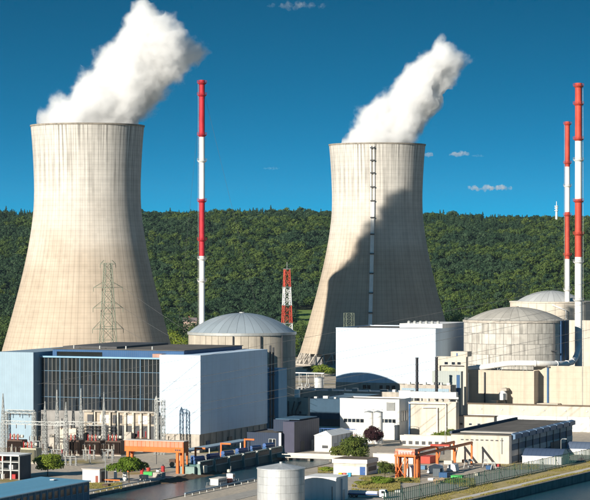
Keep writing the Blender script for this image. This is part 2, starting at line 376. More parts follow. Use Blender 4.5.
    def mesh(s, name, mats, smooth=False):
        me = bpy.data.meshes.new(name); me.from_pydata(s.v, [], s.f)
        for m in (mats if isinstance(mats, (list, tuple)) else [mats]): me.materials.append(m)
        if any(s.m): me.polygons.foreach_set('material_index', s.m)
        if smooth:
            me.polygons.foreach_set('use_smooth', [True] * len(me.polygons))
            try: me.set_sharp_from_angle(angle=R(40))
            except Exception: pass
        me.update(); return me
    def build(s, name, mats, parent=None, loc=(0, 0, 0), rot=0.0, smooth=False):
        o = bpy.data.objects.new(name, s.mesh(name, mats, smooth)); col.objects.link(o)
        o.location = loc; o.rotation_euler = (0, 0, rot)
        if parent: o.parent = parent
        return o
def tag(o, label, cat, group=None):
    o['label'] = label; o['category'] = cat
    if group: o['group'] = group
    return o
def structure(o): o['kind'] = 'structure'; return o
def stuff(o, label=None):
    o['kind'] = 'stuff'
    if label: o['label'] = label
    return o
def thing(name, label, cat, loc, rot=0.0, group=None):
    o = bpy.data.objects.new(name, None); col.objects.link(o); o.location = loc; o.rotation_euler = (0, 0, rot); o.empty_display_size = .5
    return tag(o, label, cat, group)
def put(name, me, parent, loc=(0, 0, 0), rot=(0, 0, 0), scale=None):
    o = bpy.data.objects.new(name, me); col.objects.link(o); o.parent = parent; o.location = loc; o.rotation_euler = rot
    if scale: o.scale = scale
    return o
def copy_tree(o, parent=None):
    c = o.copy(); col.objects.link(c)
    if parent: c.parent = parent
    for ch in [q for q in bpy.data.objects if q.parent == o]: copy_tree(ch, c)
    return c
def B(*a, mi=0): return MB().box(*a, mi=mi)

def windows(parent, rects, face, at, mglass=GLASS, mframe=STEEL, depth=.12):
    """recessed-look windows: pane behind a proud frame; face 'front' (local y=at, looking -y) or 'side' (local x=at, looking +x)"""
    for (p0, p1, z0, z1) in rects:
        t = .12; fr = MB()
        segs = [(p0-t, p1+t, z1, z1+t), (p0-t, p1+t, z0-t*1.6, z0), (p0-t, p0, z0, z1), (p1, p1+t, z0, z1)]
        for a, b, c, d in segs:
            if face == 'front': fr.box(a, b, at-depth, at+.02, c, d)
            else: fr.box(at-.02, at+depth, a, b, c, d)
        w = fr.build('window', mframe, parent)
        pn = B(p0, p1, at-.03, at+.05, z0, z1) if face == 'front' else B(at-.05, at+.03, p0, p1, z0, z1)
        pn.build('pane', mglass, w)

def roof_edge(parent, x0, x1, y0, y1, z, mwall, mroof, h=.7, t=.35, name='parapet'):
    p = MB()
    p.box(x0-.05, x1+.05, y0-.05, y0+t, z, z+h); p.box(x0-.05, x1+.05, y1-t, y1+.05, z, z+h)
    p.box(x0-.05, x0+t, y0+t, y1-t, z, z+h); p.box(x1-t, x1+.05, y0+t, y1-t, z, z+h)
    o = p.build(name, mwall, parent)
    B(x0+t, x1-t, y0+t, y1-t, z, z+.12).build('roof', mroof, parent)
    return o

# ------------------------------------------------------------------ ground, water, hill
QA, CA0, CA1, CB1 = 103.0, -22.0, 8.0, 52.0       # quay line, channel sides and channel head in plant coordinates
def ground():
    mb = MB()
    bvals = [-420, CB1, 1600]
    idx = {}
    for i in range(4):
        for j, b in enumerate(bvals):
            p = AB((-1500, CA0, CA1)[i], b) if i < 3 else RB(-.5, (-300, 160, 1700)[j])
            idx[i, j] = len(mb.v); mb.v.append(tuple(p))
    for i in range(3):
        for j in range(2):
            if i == 1 and j == 0: continue
            mb.f.append((idx[i, j], idx[i+1, j], idx[i+1, j+1], idx[i, j+1])); mb.m.append(0)
    # land right of the river bend far away and behind the plant
    o = mb.build('ground', GROUND); structure(o)
    far = MB(); far._add([(-6000, 1990, -.3), (6000, 1990, -.3), (9000, 9000, -.3), (-9000, 9000, -.3)], [(0, 1, 2, 3)])
    far._add([tuple(AB(QA, 420, -.15)), tuple(AB(1500, 420, -.15)), tuple(AB(1500, 2500, -.15)), tuple(AB(QA, 2500, -.15))], [(0, 1, 2, 3)])
    structure(far.build('far_ground', HILLM))
ground()
w = MB(); w._add([*[tuple(RB(a, b, -2.7)) for a, b in ((-.5, -900), (4000, -900), (4000, 1700), (-.5, 1700))]], [(0, 1, 2, 3)])
structure(w.build('river_water', WATER))
w = MB(); w._add([tuple(AB(a, b, -.9)) for a, b in ((CA0 - .3, -420), (CA1 + .3, -420), (CA1 + .3, CB1), (CA0 - .3, CB1))], [(0, 1, 2, 3)])
structure(w.build('channel_water', WATER))

def strip(name, a0, a1, b0, b1, z0, z1, m, P=AB):
    return structure(MB().prism([tuple(P(a0, b0))[:2], tuple(P(a1, b0))[:2], tuple(P(a1, b1))[:2], tuple(P(a0, b1))[:2]], z0, z1).build(name, m))
strip('quay_wall', -1.0, .25, -300, 700, -6, .18, KERB, RB)
strip('channel_wall', CA0 - .6, CA0 + .2, -420, CB1 + .2, -6, .15, KERB)
strip('channel_wall', CA1 - .2, CA1 + .6, -420, CB1 + .2, -6, .15, KERB)
strip('channel_wall', CA0 + .2, CA1 - .2, CB1 - .2, CB1 + .6, -6, .14, KERB)
strip('grass_verge', -17.2, -1.0, -300, 700, -.5, .03, GRASSG, RB)
strip('quay_path', -6.5, -3.6, -300, 700, -.5, .045, STONE, RB)
strip('road', -30, -20, -300, 700, -.5, .024, ROAD, RB)
strip('yard_road', CA0 - 13, CA0 - 6, -420, 30, -.5, .02, ROAD)
strip('yard_road', 22, 30, -420, 150, -.5, .02, ROAD)
strip('kerb', 30, 30.3, -420, 150, -.5, .13, STONE)
strip('kerb', -30.3, -30, -300, 700, -.5, .13, STONE, RB)

def hill_h(x, y):
    t = max(0.0, min(1.0, (y - 2060) / 1520)); s = t * t * (3 - 2 * t) * .35 + t * .65
    lobes = 9 * noise.noise(Vector((x * .0022, y * .0016, 3.1))) + 4 * noise.noise(Vector((x * .006, y * .006, 9.7)))
    base = 129 * s + lobes * min(1, t * 3) + (4 * math.sin(x * .004 + 2.2)) * t
    if y > 3580: base -= (y - 3580) * .02
    return base - .8
def hill():
    mb = MB(); nx, ny = 90, 80
    for j in range(ny + 1):
        y = 2030 + (4700 - 2030) * j / ny
        for i in range(nx + 1):
            x = -1300 + 2600 * i / nx; mb.v.append((x, y, hill_h(x, y)))
    for j in range(ny):
        for i in range(nx):
            a = j * (nx + 1) + i; x = -1300 + 2600 * (i + .5) / nx; y = 2030 + 2670 * (j + .5) / ny
            mb.f.append((a, a + 1, a + nx + 2, a + nx + 1)); mb.m.append(0)
    structure(mb.build('hill', HILLM, smooth=True))
hill()

# ------------------------------------------------------------------ trees
def rnd_dir(rg):
    while True:
        v = Vector((rg.uniform(-1, 1), rg.uniform(-1, 1), rg.uniform(-1, 1)))
        if .05 < v.length < 1: return v.normalized()
def crown_mesh(seed, nleaf, rx, rz, zc, leaf, m, lobes=11, conifer=False):
    rg = random.Random(seed); mb = MB(); cs = []
    for i in range(lobes):
        if conifer: break
        d = rnd_dir(rg); q = rg.uniform(.35, .72)
        cs.append((Vector((d.x * rx * q, d.y * rx * q, zc + d.z * rz * q * .9)), rg.uniform(.32, .52)))
    for i in range(nleaf):
        if conifer:
            h = rg.random() ** 1.35; zz = zc - rz + 2 * rz * h; rr = rx * (1 - h) * (.75 + .35 * math.sin(h * 26)) + .15
            a = rg.uniform(0, 6.283); q = rg.uniform(.55, 1.0)
            p = Vector((math.cos(a) * rr * q, math.sin(a) * rr * q, zz)); nrm = Vector((math.cos(a), math.sin(a), .55))
        else:
            c, s = rg.choice(cs); d = rnd_dir(rg)
            if d.z < -.35: d.z *= -.6
            p = c + Vector((d.x * rx * s, d.y * rx * s, d.z * rz * s)) * rg.uniform(.78, 1.08); nrm = d
        nrm = (nrm.normalized() + rnd_dir(rg) * .65).normalized(); t = nrm.orthogonal().normalized()
        t = Matrix.Rotation(rg.uniform(0, 6.28), 3, nrm) @ t; b = nrm.cross(t); s = leaf * rg.uniform(.6, 1.25)
        o = len(mb.v); e = rg.uniform(.55, .9)
        mb.v += [tuple(p + t * s), tuple(p + b * s * e), tuple(p - t * s), tuple(p - b * s * e)]
        mb.f.append((o, o+1, o+2, o+3)); mb.m.append(0)
    return mb.mesh('crown', m)
def trunk_mb(seed, h, r, spread):
    rg = random.Random(seed); mb = MB()
    mb.tube([(0, 0, -.3), (rg.uniform(-.1, .1), rg.uniform(-.1, .1), h * .5), (rg.uniform(-.2, .2), 0, h)], r, 8, r * .55)
    for i in range(6):
        a = i * 1.05 + rg.uniform(-.3, .3); e = spread * rg.uniform(.5, .75); z0 = h * rg.uniform(.55, .9)
        mb.tube([(0, 0, z0), (math.cos(a)*e*.5, math.sin(a)*e*.5, z0+e*.45), (math.cos(a)*e, math.sin(a)*e, z0+e*1.05)], r*.42, 6, r*.12)
    return mb
far_coll = bpy.data.collections.new('forest_kinds')
kinds = []
for k in range(8):
    con = k >= 6
    me = crown_mesh(100 + k, 420 if not con else 260, 4.6 + .5 * (k % 3) if not con else 2.6, 4.6 + .7 * (k % 2) if not con else 5.2, 6.2 if not con else 6.0,
                    .62 if not con else .5, [LEAF, LEAFD, LEAFF, LEAFD, LEAF, LEAFF, LEAFD, LEAFD][k], lobes=[9, 12, 15, 10, 14, 11, 0, 0][k], conifer=con)
    ob = bpy.data.objects.new('forest_kind_%d' % k, me); far_coll.objects.link(ob); kinds.append(ob)
def forest():
    rg = random.Random(5); pts = []; kind = []; sc = []
    y = 1940.0
    while y < 3640:
        st = 8.2 + max(0, y - 2045) * .0005; half = (y * 590 / F / 2) * 1.75
        x = -half
        while x < half:
            px, py = x + rg.uniform(-.42, .42) * st, y + rg.uniform(-.42, .42) * st
            x += st
            if -2 < px < 24 and 2150 < py < 2420: continue
            con = noise.noise(Vector((px * .004, py * .003, 1.3))) + (.26 if py > 3380 else -.05)
            kd = rg.choice((6, 7)) if rg.random() < con * 1.4 else rg.choice((0, 1, 2, 3, 4, 5, 0, 2))
            if noise.noise(Vector((px * .007, py * .005, 7.7))) > .12 and kd < 6: kd = rg.choice((1, 3))
            pts.append((px, py, hill_h(px, py) - .4)); kind.append(kd); sc.append(rg.uniform(.55, 1.35) * (1.0 if rg.random() < .93 else 1.3))
        y += st * .92
    me = bpy.data.meshes.new('forest'); me.from_pydata(pts, [], [])
    a = me.attributes.new('kind_index', 'INT', 'POINT'); a.data.foreach_set('value', kind)
    a = me.attributes.new('tree_scale', 'FLOAT', 'POINT'); a.data.foreach_set('value', sc)
    o = bpy.data.objects.new('forest', me); col.objects.link(o)
    stuff(o, 'dense mixed green woodland covering the long hillside behind the plant'); o['category'] = 'forest'
    g = bpy.data.node_groups.new('forest_scatter', 'GeometryNodeTree')
    g.interface.new_socket('Geometry', in_out='INPUT', socket_type='NodeSocketGeometry'); g.interface.new_socket('Geometry', in_out='OUTPUT', socket_type='NodeSocketGeometry')
    N = g.nodes; L = g.links; gi = N.new('NodeGroupInput'); go = N.new('NodeGroupOutput')
    ci = N.new('GeometryNodeCollectionInfo'); ci.inputs['Collection'].default_value = far_coll; ci.inputs['Separate Children'].default_value = True; ci.inputs['Reset Children'].default_value = True
    ip = N.new('GeometryNodeInstanceOnPoints'); ip.inputs['Pick Instance'].default_value = True
    na = N.new('GeometryNodeInputNamedAttribute'); na.data_type = 'INT'; na.inputs['Name'].default_value = 'kind_index'
    nb = N.new('GeometryNodeInputNamedAttribute'); nb.data_type = 'FLOAT'; nb.inputs['Name'].default_value = 'tree_scale'
    rv = N.new('FunctionNodeRandomValue'); rv.data_type = 'FLOAT_VECTOR'; rv.inputs[0].default_value = (-.06, -.06, 0); rv.inputs[1].default_value = (.06, .06, 6.28)
    er = N.new('FunctionNodeEulerToRotation'); L.new(rv.outputs[0], er.inputs[0])
    L.new(gi.outputs[0], ip.inputs['Points']); L.new(ci.outputs[0], ip.inputs['Instance']); L.new(na.outputs[0], ip.inputs['Instance Index'])
    L.new(er.outputs[0], ip.inputs['Rotation']); L.new(nb.outputs[0], ip.inputs['Scale']); L.new(ip.outputs[0], go.inputs[0])
    md = o.modifiers.new('scatter', 'NODES'); md.node_group = g
forest()

def tree(px, row, d, width_px, top_row, label, m=LEAF, seed=1, nleaf=1500, z=0.0, name='broadleaf_tree', group=None, lobes=13, leaf=None, low=.18, cat='tree'):
    """a single tree: crown spanning width_px, top at top_row, standing at depth d (or at ground row)"""
    s = Site(px, row, d, z); wd = s.w(width_px); h = s.z(top_row)
    t = thing(name, label, cat, s.loc, random.uniform(0, 6), group)
    zb = h * low; rz = (h - zb) / 2
    o = bpy.data.objects.new('crown', crown_mesh(seed, int(nleaf * 2.4), wd / 2 * 1.2, rz * 1.12, zb + rz, leaf or max(.12, wd * .032), m, lobes)); col.objects.link(o); o.parent = t
    trunk_mb(seed, zb + rz * .7, max(.12, h * .022), wd * .33).build('trunk', BARK, t)
    return t

# ------------------------------------------------------------------ cooling towers
PROF = [(0, 58.6), (9, 56.3), (20, 53), (45, 46), (70, 39.7), (90, 35.7), (107, 33.5), (120, 33.0), (135, 33.4), (150, 34.3), (160, 35.2)]
def tower_r(z):
    for i in range(1, len(PROF)):
        if z <= PROF[i][0]: break
    i = max(1, min(i, len(PROF) - 1)); p1, p2 = PROF[i-1], PROF[i]; p0 = PROF[max(0, i-2)]; p3 = PROF[min(len(PROF)-1, i+1)]
    t = (z - p1[0]) / (p2[0] - p1[0]); h = p2[0] - p1[0]
    m1 = (p2[1] - p0[1]) / (p2[0] - p0[0]) * h; m2 = (p3[1] - p1[1]) / (p3[0] - p1[0]) * h
    return (2*t**3-3*t*t+1)*p1[1] + (t**3-2*t*t+t)*m1 + (-2*t**3+3*t*t)*p2[1] + (t**3-t*t)*m2
def cooling_tower(x, d, label, ladder):
    t = thing('cooling_tower', label, 'cooling tower', (x, d, 0), 0, 'hyperbolic cooling towers')
    zs = [8.5 + (160 - 8.5) * i / 70 for i in range(71)]
    MB().lathe([(tower_r(z), z) for z in zs] + [(tower_r(160) - 1.2, 160)] + [(tower_r(z) - .9, z) for z in zs[::-1]] + [(tower_r(8.5), 8.5)], 160).build('shell', TOWER, t, smooth=True)
    MB().lathe([(tower_r(159.2)+.02, 159.1), (tower_r(159.2)+.4, 159.3), (tower_r(160)+.4, 160.25), (tower_r(160)-1.3, 160.25), (tower_r(160)-1.35, 159.0)], 160).build('rim', mat('rim_concrete', (.27, .24, .20), var=.3, stain=.3), t)
    MB().lathe([(62, -.5), (62, 1.2), (60.6, 1.2), (60.6, .4), (0.1, .4)], 96).build('basin', CONC, t)
    n = 44; dl = Vector((0, 0, 8.6)); me = None
    for i in range(n):
        for sg in (-1, 1):
            a = 2 * math.pi * i / n; b = a + sg * math.pi / n
            p = Vector((59.6 * math.cos(a), 59.6 * math.sin(a), .3)); q = Vector((55.9 * math.cos(b), 55.9 * math.sin(b), 8.9))
            MB().tube([p, q], .5, 6).build('leg', CONC, t)
    MB().lathe([(50, .4), (50, 8.2)], 64).build('fill_pack', CONC_D, t)
    if ladder:
        a = R(-90 - 7.5); ca, sa = math.cos(a), math.sin(a); tx, ty = -sa, ca
        lad = MB(); zs2 = [10 + (158 - 10) * i / 60 for i in range(61)]
        for off in (-1.15, 1.15):
            lad.tube([((tower_r(z)+1.1)*ca + tx*off, (tower_r(z)+1.1)*sa + ty*off, z) for z in zs2], .28, 4)
        lo = lad.build('stairway', WHITE2, t)
        pn = MB(); 
        for i in range(60):
            z0, z1 = zs2[i], zs2[i+1]
            if z0 > 118: continue
            q = []
            for z, o in ((z0, -1.0), (z0, 1.0), (z1, 1.0), (z1, -1.0)): q.append(((tower_r(z)+1.0)*ca + tx*o, (tower_r(z)+1.0)*sa + ty*o, z))
            pn._add(q, [(0, 1, 2, 3)])
        pn.build('cage', WHITE2, lo)
        for z in [24, 38, 52, 66, 80, 94, 106, 118, 128, 138, 147, 156]:
            r = tower_r(z); MB().box(-1.5, 1.5, -1.9, .2, z, z + .9).build('landing', STEELD, lo, (r * ca, r * sa, 0), a + R(90))
    return t
T1 = Vector(((87.5 - 295) * 1553 / F, 1553, 0)); T2 = Vector(((377.2 - 295) * 1825 / F, 1825, 0))
cooling_tower(T1.x, T1.y, 'tall pale concrete cooling tower behind the glazed turbine hall on the left', False)
cooling_tower(T2.x, T2.y, 'tall concrete cooling tower with a stairway up its front, behind the white hall', True)

# ------------------------------------------------------------------ steam plumes and clouds
def puff_hull(name, balls, voxel, amp, nsc, m, label, cat, loc, seed):
    """lumpy closed hull from many overlapping balls, then roughened"""
    bm = bmesh.new(); rg = random.Random(seed)
    for c, r in balls:
        bmesh.ops.create_icosphere(bm, subdivisions=2, radius=r, matrix=Matrix.Translation(Vector(c) - Vector(loc)))
    me = bpy.data.meshes.new(name); bm.to_mesh(me); bm.free()
    o = bpy.data.objects.new(name, me); col.objects.link(o)
    md = o.modifiers.new('remesh', 'REMESH'); md.mode = 'VOXEL'; md.voxel_size = voxel
    dg = bpy.context.evaluated_depsgraph_get(); dg.update()
    me2 = bpy.data.meshes.new_from_object(o.evaluated_get(dg)); o.modifiers.clear(); o.data = me2
    bm = bmesh.new(); bm.from_mesh(me2); bm.verts.ensure_lookup_table(); seen = set(); best = []
    if cat == 'steam':                          # keep the outer skin only
        for v0 in bm.verts:
            if v0.index in seen: continue
            st = [v0]; seen.add(v0.index); isl = []
            while st:
                q = st.pop(); isl.append(q)
                for ed in q.link_edges:
                    w_ = ed.other_vert(q)
                    if w_.index not in seen: seen.add(w_.index); st.append(w_)
            if len(isl) > len(best): best = isl
        kp = set(best); bmesh.ops.delete(bm, geom=[v for v in bm.verts if v not in kp], context='VERTS'); bm.to_mesh(me2)
    bm.free(); me2.update()
    n = len(me2.vertices); nrm = [v.normal.copy() for v in me2.vertices]
    for v, nn in zip(me2.vertices, nrm):
        p = v.co * nsc + Vector((seed, 0, 0))
        q = noise.fractal(p, .9, 2.1, 4) * amp
        lz = v.co.z + loc[2]
        if cat == 'steam': q *= max(0.0, min(1.0, (lz - 161) / 14))
        v.co += nn * q
    me2.polygons.foreach_set('use_smooth', [True] * len(me2.polygons)); me2.materials.clear(); me2.materials.append(m)
    o.location = loc; tag(o, label, cat); o['kind'] = 'thing'
    return o
def plume(tw, k, path, seed, label, drift, r1, grow=1.16):
    rg = random.Random(seed); balls = []
    e = path[-2]; axis = ((e[0] - path[0][0]) / k, drift * (path[0][1] - e[1]) / k, (path[0][1] - e[1]) / k); r0 = path[0][2] / k * 1.12
    path = [(a, b, c * grow) for a, b, c in path]
    # body inside the mouth of the tower
    for i in range(26):
        a = rg.uniform(0, 6.283); q = math.sqrt(rg.random()) * 24; balls.append(((tw.x + q*math.cos(a), tw.y + q*math.sin(a), rg.uniform(153, 158)), 8.5))
    for i in range(len(path) - 1):
        for st in range(4):
            f = st / 4; px, row, r = [path[i][j] + (path[i+1][j] - path[i][j]) * f for j in range(3)]
            x = tw.x + (px - (tw.x / tw.y * F + 295)) / k; z = CH + (HZ - row) / k; rr = r / k
            y = tw.y + drift * (z - 160)
            balls.append(((x, y, z), rr * .62))
            for q in range(5):
                d = rnd_dir(rg); s = rg.uniform(.26, .46); b = Vector((x, y, z)) + d * rr * (1 - s) * rg.uniform(.8, 1.05); br = rr * s
                if b.z - br < 161:
                    hr = math.hypot(b.x - tw.x, b.y - tw.y)
                    if hr + br > 34: 
                        g = max(0.0, (33.5 - br)) / max(hr, 1e-3); 
                        if g < 1: b.x = tw.x + (b.x - tw.x) * g; b.y = tw.y + (b.y - tw.y) * g
                balls.append((tuple(b), br))
    return puff_hull('steam_plume', balls, 1.7, 4.5, .06, steam_mat('steam_%d' % seed, .42, .05, .37, .64, .2, seed * 13.0, axis, r0, r1), label, 'steam', (tw.x, tw.y, 160), seed)
plume(T1, F / 1553, [(90, 121, 49), (102, 105, 46), (114, 92, 44), (126, 80, 43), (142, 66, 44), (158, 53, 45), (166, 44, 41), (169, 36, 37), (168, 30, 31), (170, 22, 23)],
      3, 'large white steam plume drifting right from the left cooling tower', .12, 34, 1.22)
plume(T2, F / 1825, [(385, 141, 41), (391, 126, 40), (399, 111, 38), (405, 100, 32), (413, 90, 23), (421, 79, 20), (430, 69, 22), (441, 62, 26), (455, 55, 25), (468, 46, 20)],
      8, 'smaller white steam plume leaning right from the right cooling tower', .12, 21, 1.22)
def cloud(px, row, wpx, hpx, seed, label, d=22000, dens=.02):
    k = F / d; c = Vector(((px - 295) / k, d, CH + (HZ - row) / k)); rg = random.Random(seed); W, H = wpx / k, hpx / k; balls = []
    for i in range(46):
        x = rg.uniform(-.5, .5); e = (1 - (2 * x) ** 2) ** .7
        r = H * rg.uniform(.14, .3) * (.35 + e); balls.append((c + Vector((x * W, rg.uniform(-.25, .25) * W * .5, rg.uniform(-.1, .2) * H * e)), r * .85))
    o = puff_hull('cloud', balls, H / 9, H * .22, 2.2 / H, steam_mat('cloud_%d' % seed, dens, 3.2 / H, .35, .62, .6, seed), label, 'cloud', tuple(c), seed)
    o['group'] = 'small fair-weather clouds'
cloud(490, 188, 48, 9, 21, 'widest small white cloud low above the ridge on the right')
cloud(459, 154.5, 20, 8, 22, 'small round white cloud right of the second cooling tower rim')
cloud(477, 156, 14, 3.5, 23, 'thin sliver of cloud just right of the small round one', dens=.006)
cloud(429, 155, 10, 6, 24, 'little cloud touching the right rim of the second cooling tower')
cloud(272, 168.5, 18, 4, 25, 'tiny faint cloud alone between the two cooling towers', dens=.005)
cloud(297, 6, 62, 10, 26, 'wispy white cloud at the top between the plumes', dens=.004)

# ------------------------------------------------------------------ stacks
def stack(px, d, top_row, w_bot, w_top, bands, label, mred, galleries, ladder_side=1):
    s = Site(px, d=d); k = F / d; H = s.z(top_row)
    t = thing('ventilation_stack', label, 'chimney', s.loc, 0, 'red and white ventilation stacks')
    rb, rt = w_bot / k / 2, w_top / k / 2; cuts = [H] + [s.z(r) for r in bands] + [0]
    for i in range(len(cuts) - 1):
        z1, z0 = cuts[i], cuts[i+1]; ra = rb + (rt - rb) * z0 / H; rc = rb + (rt - rb) * z1 / H
        MB().lathe([(ra, z0), (rc, z1)] + ([(rc - .25, z1), (rc - .3, z1 - 2)] if i == 0 else []), 24).build('shaft_band', mred if i % 2 == 0 else WSTACK, t, smooth=True)
    for g in galleries:
        z = s.z(g); r = rb + (rt - rb) * z / H; red = any(cuts[i] >= z >= cuts[i+1] for i in range(0, len(cuts) - 1, 2))
        o = MB().lathe([(r + .01, z - .9), (r + 1.0, z), (r + 1.05, z + .15), (r + .01, z + .15)], 20).build('gallery', mred if red else WSTACK, t)
        rl = MB()
        for q in (.65, 1.2): rl.lathe([(r + 1.0, z + q), (r + 1.07, z + q), (r + 1.07, z + q + .1), (r + 1.0, z + q + .1)], 20)
        for j in range(10):
            a = j * .6283; rl.bar((math.cos(a)*(r+1.03), math.sin(a)*(r+1.03), z), (math.cos(a)*(r+1.03), math.sin(a)*(r+1.03), z + 1.25), .05)
        rl.build('railing', mred if red else STEEL, o)
    lm = MB(); x = (rb + .5) * ladder_side
    for dx in (-.3, .3): lm.bar((x, dx - .3, 2), ((rt + .5) * ladder_side, dx - .3, H - 2), .07)
    n = int(H / 2.2)
    for i in range(n):
        z = 2 + i * 2.2; xx = (rb + (rt - rb) * z / H + .5) * ladder_side; lm.bar((xx, -.6, z), (xx, 0, z), .06); lm.bar((xx, -.3, z), (xx - .6 * ladder_side, 0, z), .05)
    lm.build('ladder', STEEL, t)
    MB().lathe([(rb + .8, 0), (rb + .8, 2.5), (rb, 3)], 24).build('base', CONC, t)
    return t, H
stack(202, 1262, 80, 5.6, 5.6, [137, 199, 256], 'slim red and white banded stack behind the metal-domed reactor', RED, [83, 95, 135, 161, 201, 240, 259, 281], -1)
stack(578.5, 1300, 83, 7.6, 6.8, [141, 199, 257], 'tallest red and white stack, joined by the white duct on the right', RED2, [86, 104, 139, 160, 201, 234, 262, 300], 1)
stack(567.5, 1540, 121.5, 5.2, 4.8, [166.7, 212, 259], 'thinner red and white stack standing just left of the tallest one', RED2, [124, 163, 186, 215, 255, 290], -1)

# ------------------------------------------------------------------ lattice masts and pylons
def pylon(px, d, top_row, base_px, top_px, arms, label, m, name='transmission_pylon', cat='pylon', bar=.12, panels=11, loc_z=0.0, group='lattice pylons'):
    s = Site(px, d=d, z=loc_z); k = F / d; H = s.z(top_row); t = thing(name, label, cat, s.loc, R(20), group)
    MB().lattice(0, H, base_px / k, top_px / k, panels, bar).build('lattice', m, t)
    for (row, half) in arms:
        z = s.z(row); w = half / k; wd = (base_px + (top_px - base_px) * z / H) / k / 2; a = MB()
        for sg in (-1, 1):
            for yy in (-wd, wd):
                a.bar((0, yy, z), (sg * w, 0, z), bar); a.bar((sg * wd, yy, z + wd * 1.2), (sg * w, 0, z), bar * .8)
            a.bar((sg * w, 0, z), (sg * w, 0, z - 2.2), bar * 1.1)
        a.build('crossarm', m, t)
    for sx in (-1, 1):
        for sy in (-1, 1): B(sx*base_px/k/2-.5, sx*base_px/k/2+.5, sy*base_px/k/2-.5, sy*base_px/k/2+.5, -.2, .5).build('footing', CONC, t)
    return t
pylon(108, 1330, 263, 20, 6.5, [(264, 8), (287.5, 15), (308, 15.5), (329, 16)], 'grey green lattice pylon with three crossarms before the left cooling tower', PYLON, bar=.15)
pylon(519, 1900, 279, 11, 3, [(284, 9), (292, 10)], 'faint green pylon against the forest left of the grey dome', PYLON, bar=.12, panels=9)
pylon(349, 1500, 313, 9, 8, [], 'short pale green lattice mast behind the white hall roof', PYLON, panels=12, bar=.1)
def redmast():
    s = Site(287, d=1420); k = F / 1420; H = s.z(269); t = thing('communication_mast', 'red and white lattice mast right of the metal reactor dome', 'mast', s.loc, R(15))
    n = 7; w0, w1 = 13.5 / k, 5 / k
    for i in range(n):
        a, b = i / n, (i + 1) / n
        MB().lattice(H*a, H*b, w0+(w1-w0)*a, w0+(w1-w0)*b, 2, .17).build('lattice_section', RED2 if (n - 1 - i) % 2 == 0 else WSTACK, t)
        q = (w0+(w1-w0)*b) / 2 + .4; B(-q, q, -q, q, H*b-.1, H*b+.15).build('platform', STEEL, t)
    MB().cyl(0, 0, H, H + 4, .12, 8).build('antenna', STEEL, t)
redmast()
def ridgemast():
    y = 3560; x = (556.5 - 295) * y / F; z = hill_h(x, y); k = F / y; H = CH + (HZ - 201) / k - z
    t = thing('radio_tower', 'distant white radio tower on the forest ridge', 'tower', (x, y, z - .5), 0)
    MB().lathe([(2.0, 0), (1.5, H * .55), (1.2, H * .8), (.5, H * .82), (.35, H)], 14).build('shaft', WHITE2, t, smooth=True)
    for q in (.62, .72, .8): MB().lathe([(1.2, H*q-1), (3.0, H*q-.2), (3.0, H*q+.6), (1.2, H*q+.6)], 14).build('platform', WHITE2, t)
ridgemast()

# ------------------------------------------------------------------ reactor buildings
def ring_panels(parent, Rr, z0, z1, ncol, nrow, m, a0, a1, depth=.35, gap=.16):
    da = (a1 - a0) / ncol; dz = (z1 - z0) / nrow; mb = MB(); n = 3
    g = gap / Rr
    vs = []; 
    for r in (Rr, Rr + depth):
        for z in (gap / 2, dz - gap / 2):
            for j in range(n + 1):
                a = -da/2 + g/2 + (da - g) * j / n; vs.append((r * math.cos(a), r * math.sin(a), z))
    m1 = n + 1; fs = []
    for j in range(n):
        fs.append((2*m1+j, 2*m1+j+1, 3*m1+j+1, 3*m1+j))
        fs.append((3*m1+j, 3*m1+j+1, m1+j+1, m1+j)); fs.append((j, j+1, 2*m1+j+1, 2*m1+j))
    fs.append((0, 2*m1, 3*m1, m1)); fs.append((n, m1+n, 3*m1+n, 2*m1+n)); mb._add(vs, fs); me = mb.mesh('panel', m)
    for i in range(ncol):
        for j in range(nrow): put('panel', me, parent, (0, 0, z0 + j * dz), (0, 0, a0 + da * (i + .5)))
def dome_sheets(parent, Rr, zr, h, n, m, inset=.3):
    """shallow cap of n gores, with raised seams"""
    S = (Rr * Rr + h * h) / (2 * h); mb = MB(); da = 2 * math.pi / n; K = 10; W = 4; vs = []; fs = []
    for i in range(K + 1):
        r = max(.25, Rr * (1 - i / K)); z = math.sqrt(S * S - r * r) - (S - h)
        for j in range(W + 1):
            g = .05 / max(r, 1); a = -da/2 + min(g, da*.3) + (da - 2*min(g, da*.3)) * j / W; vs.append((r*math.cos(a), r*math.sin(a), z))
    for i in range(K):
        for j in range(W): q = i*(W+1)+j; fs.append((q, q+1, q+W+2, q+W+1))
    me = mb._add(vs, fs).mesh('roof_sheet', m, True)
    for i in range(n): put('roof_sheet', me, parent, (0, 0, zr), (0, 0, da * i))
    MB().lathe([(max(.2, Rr*(1-i/12)), zr + math.sqrt(S*S-(Rr*(1-i/12))**2) - (S-h) - .12) for i in range(12)] + [(.01, zr + h - .12)], 48).build('roof_deck', STEELD, parent)
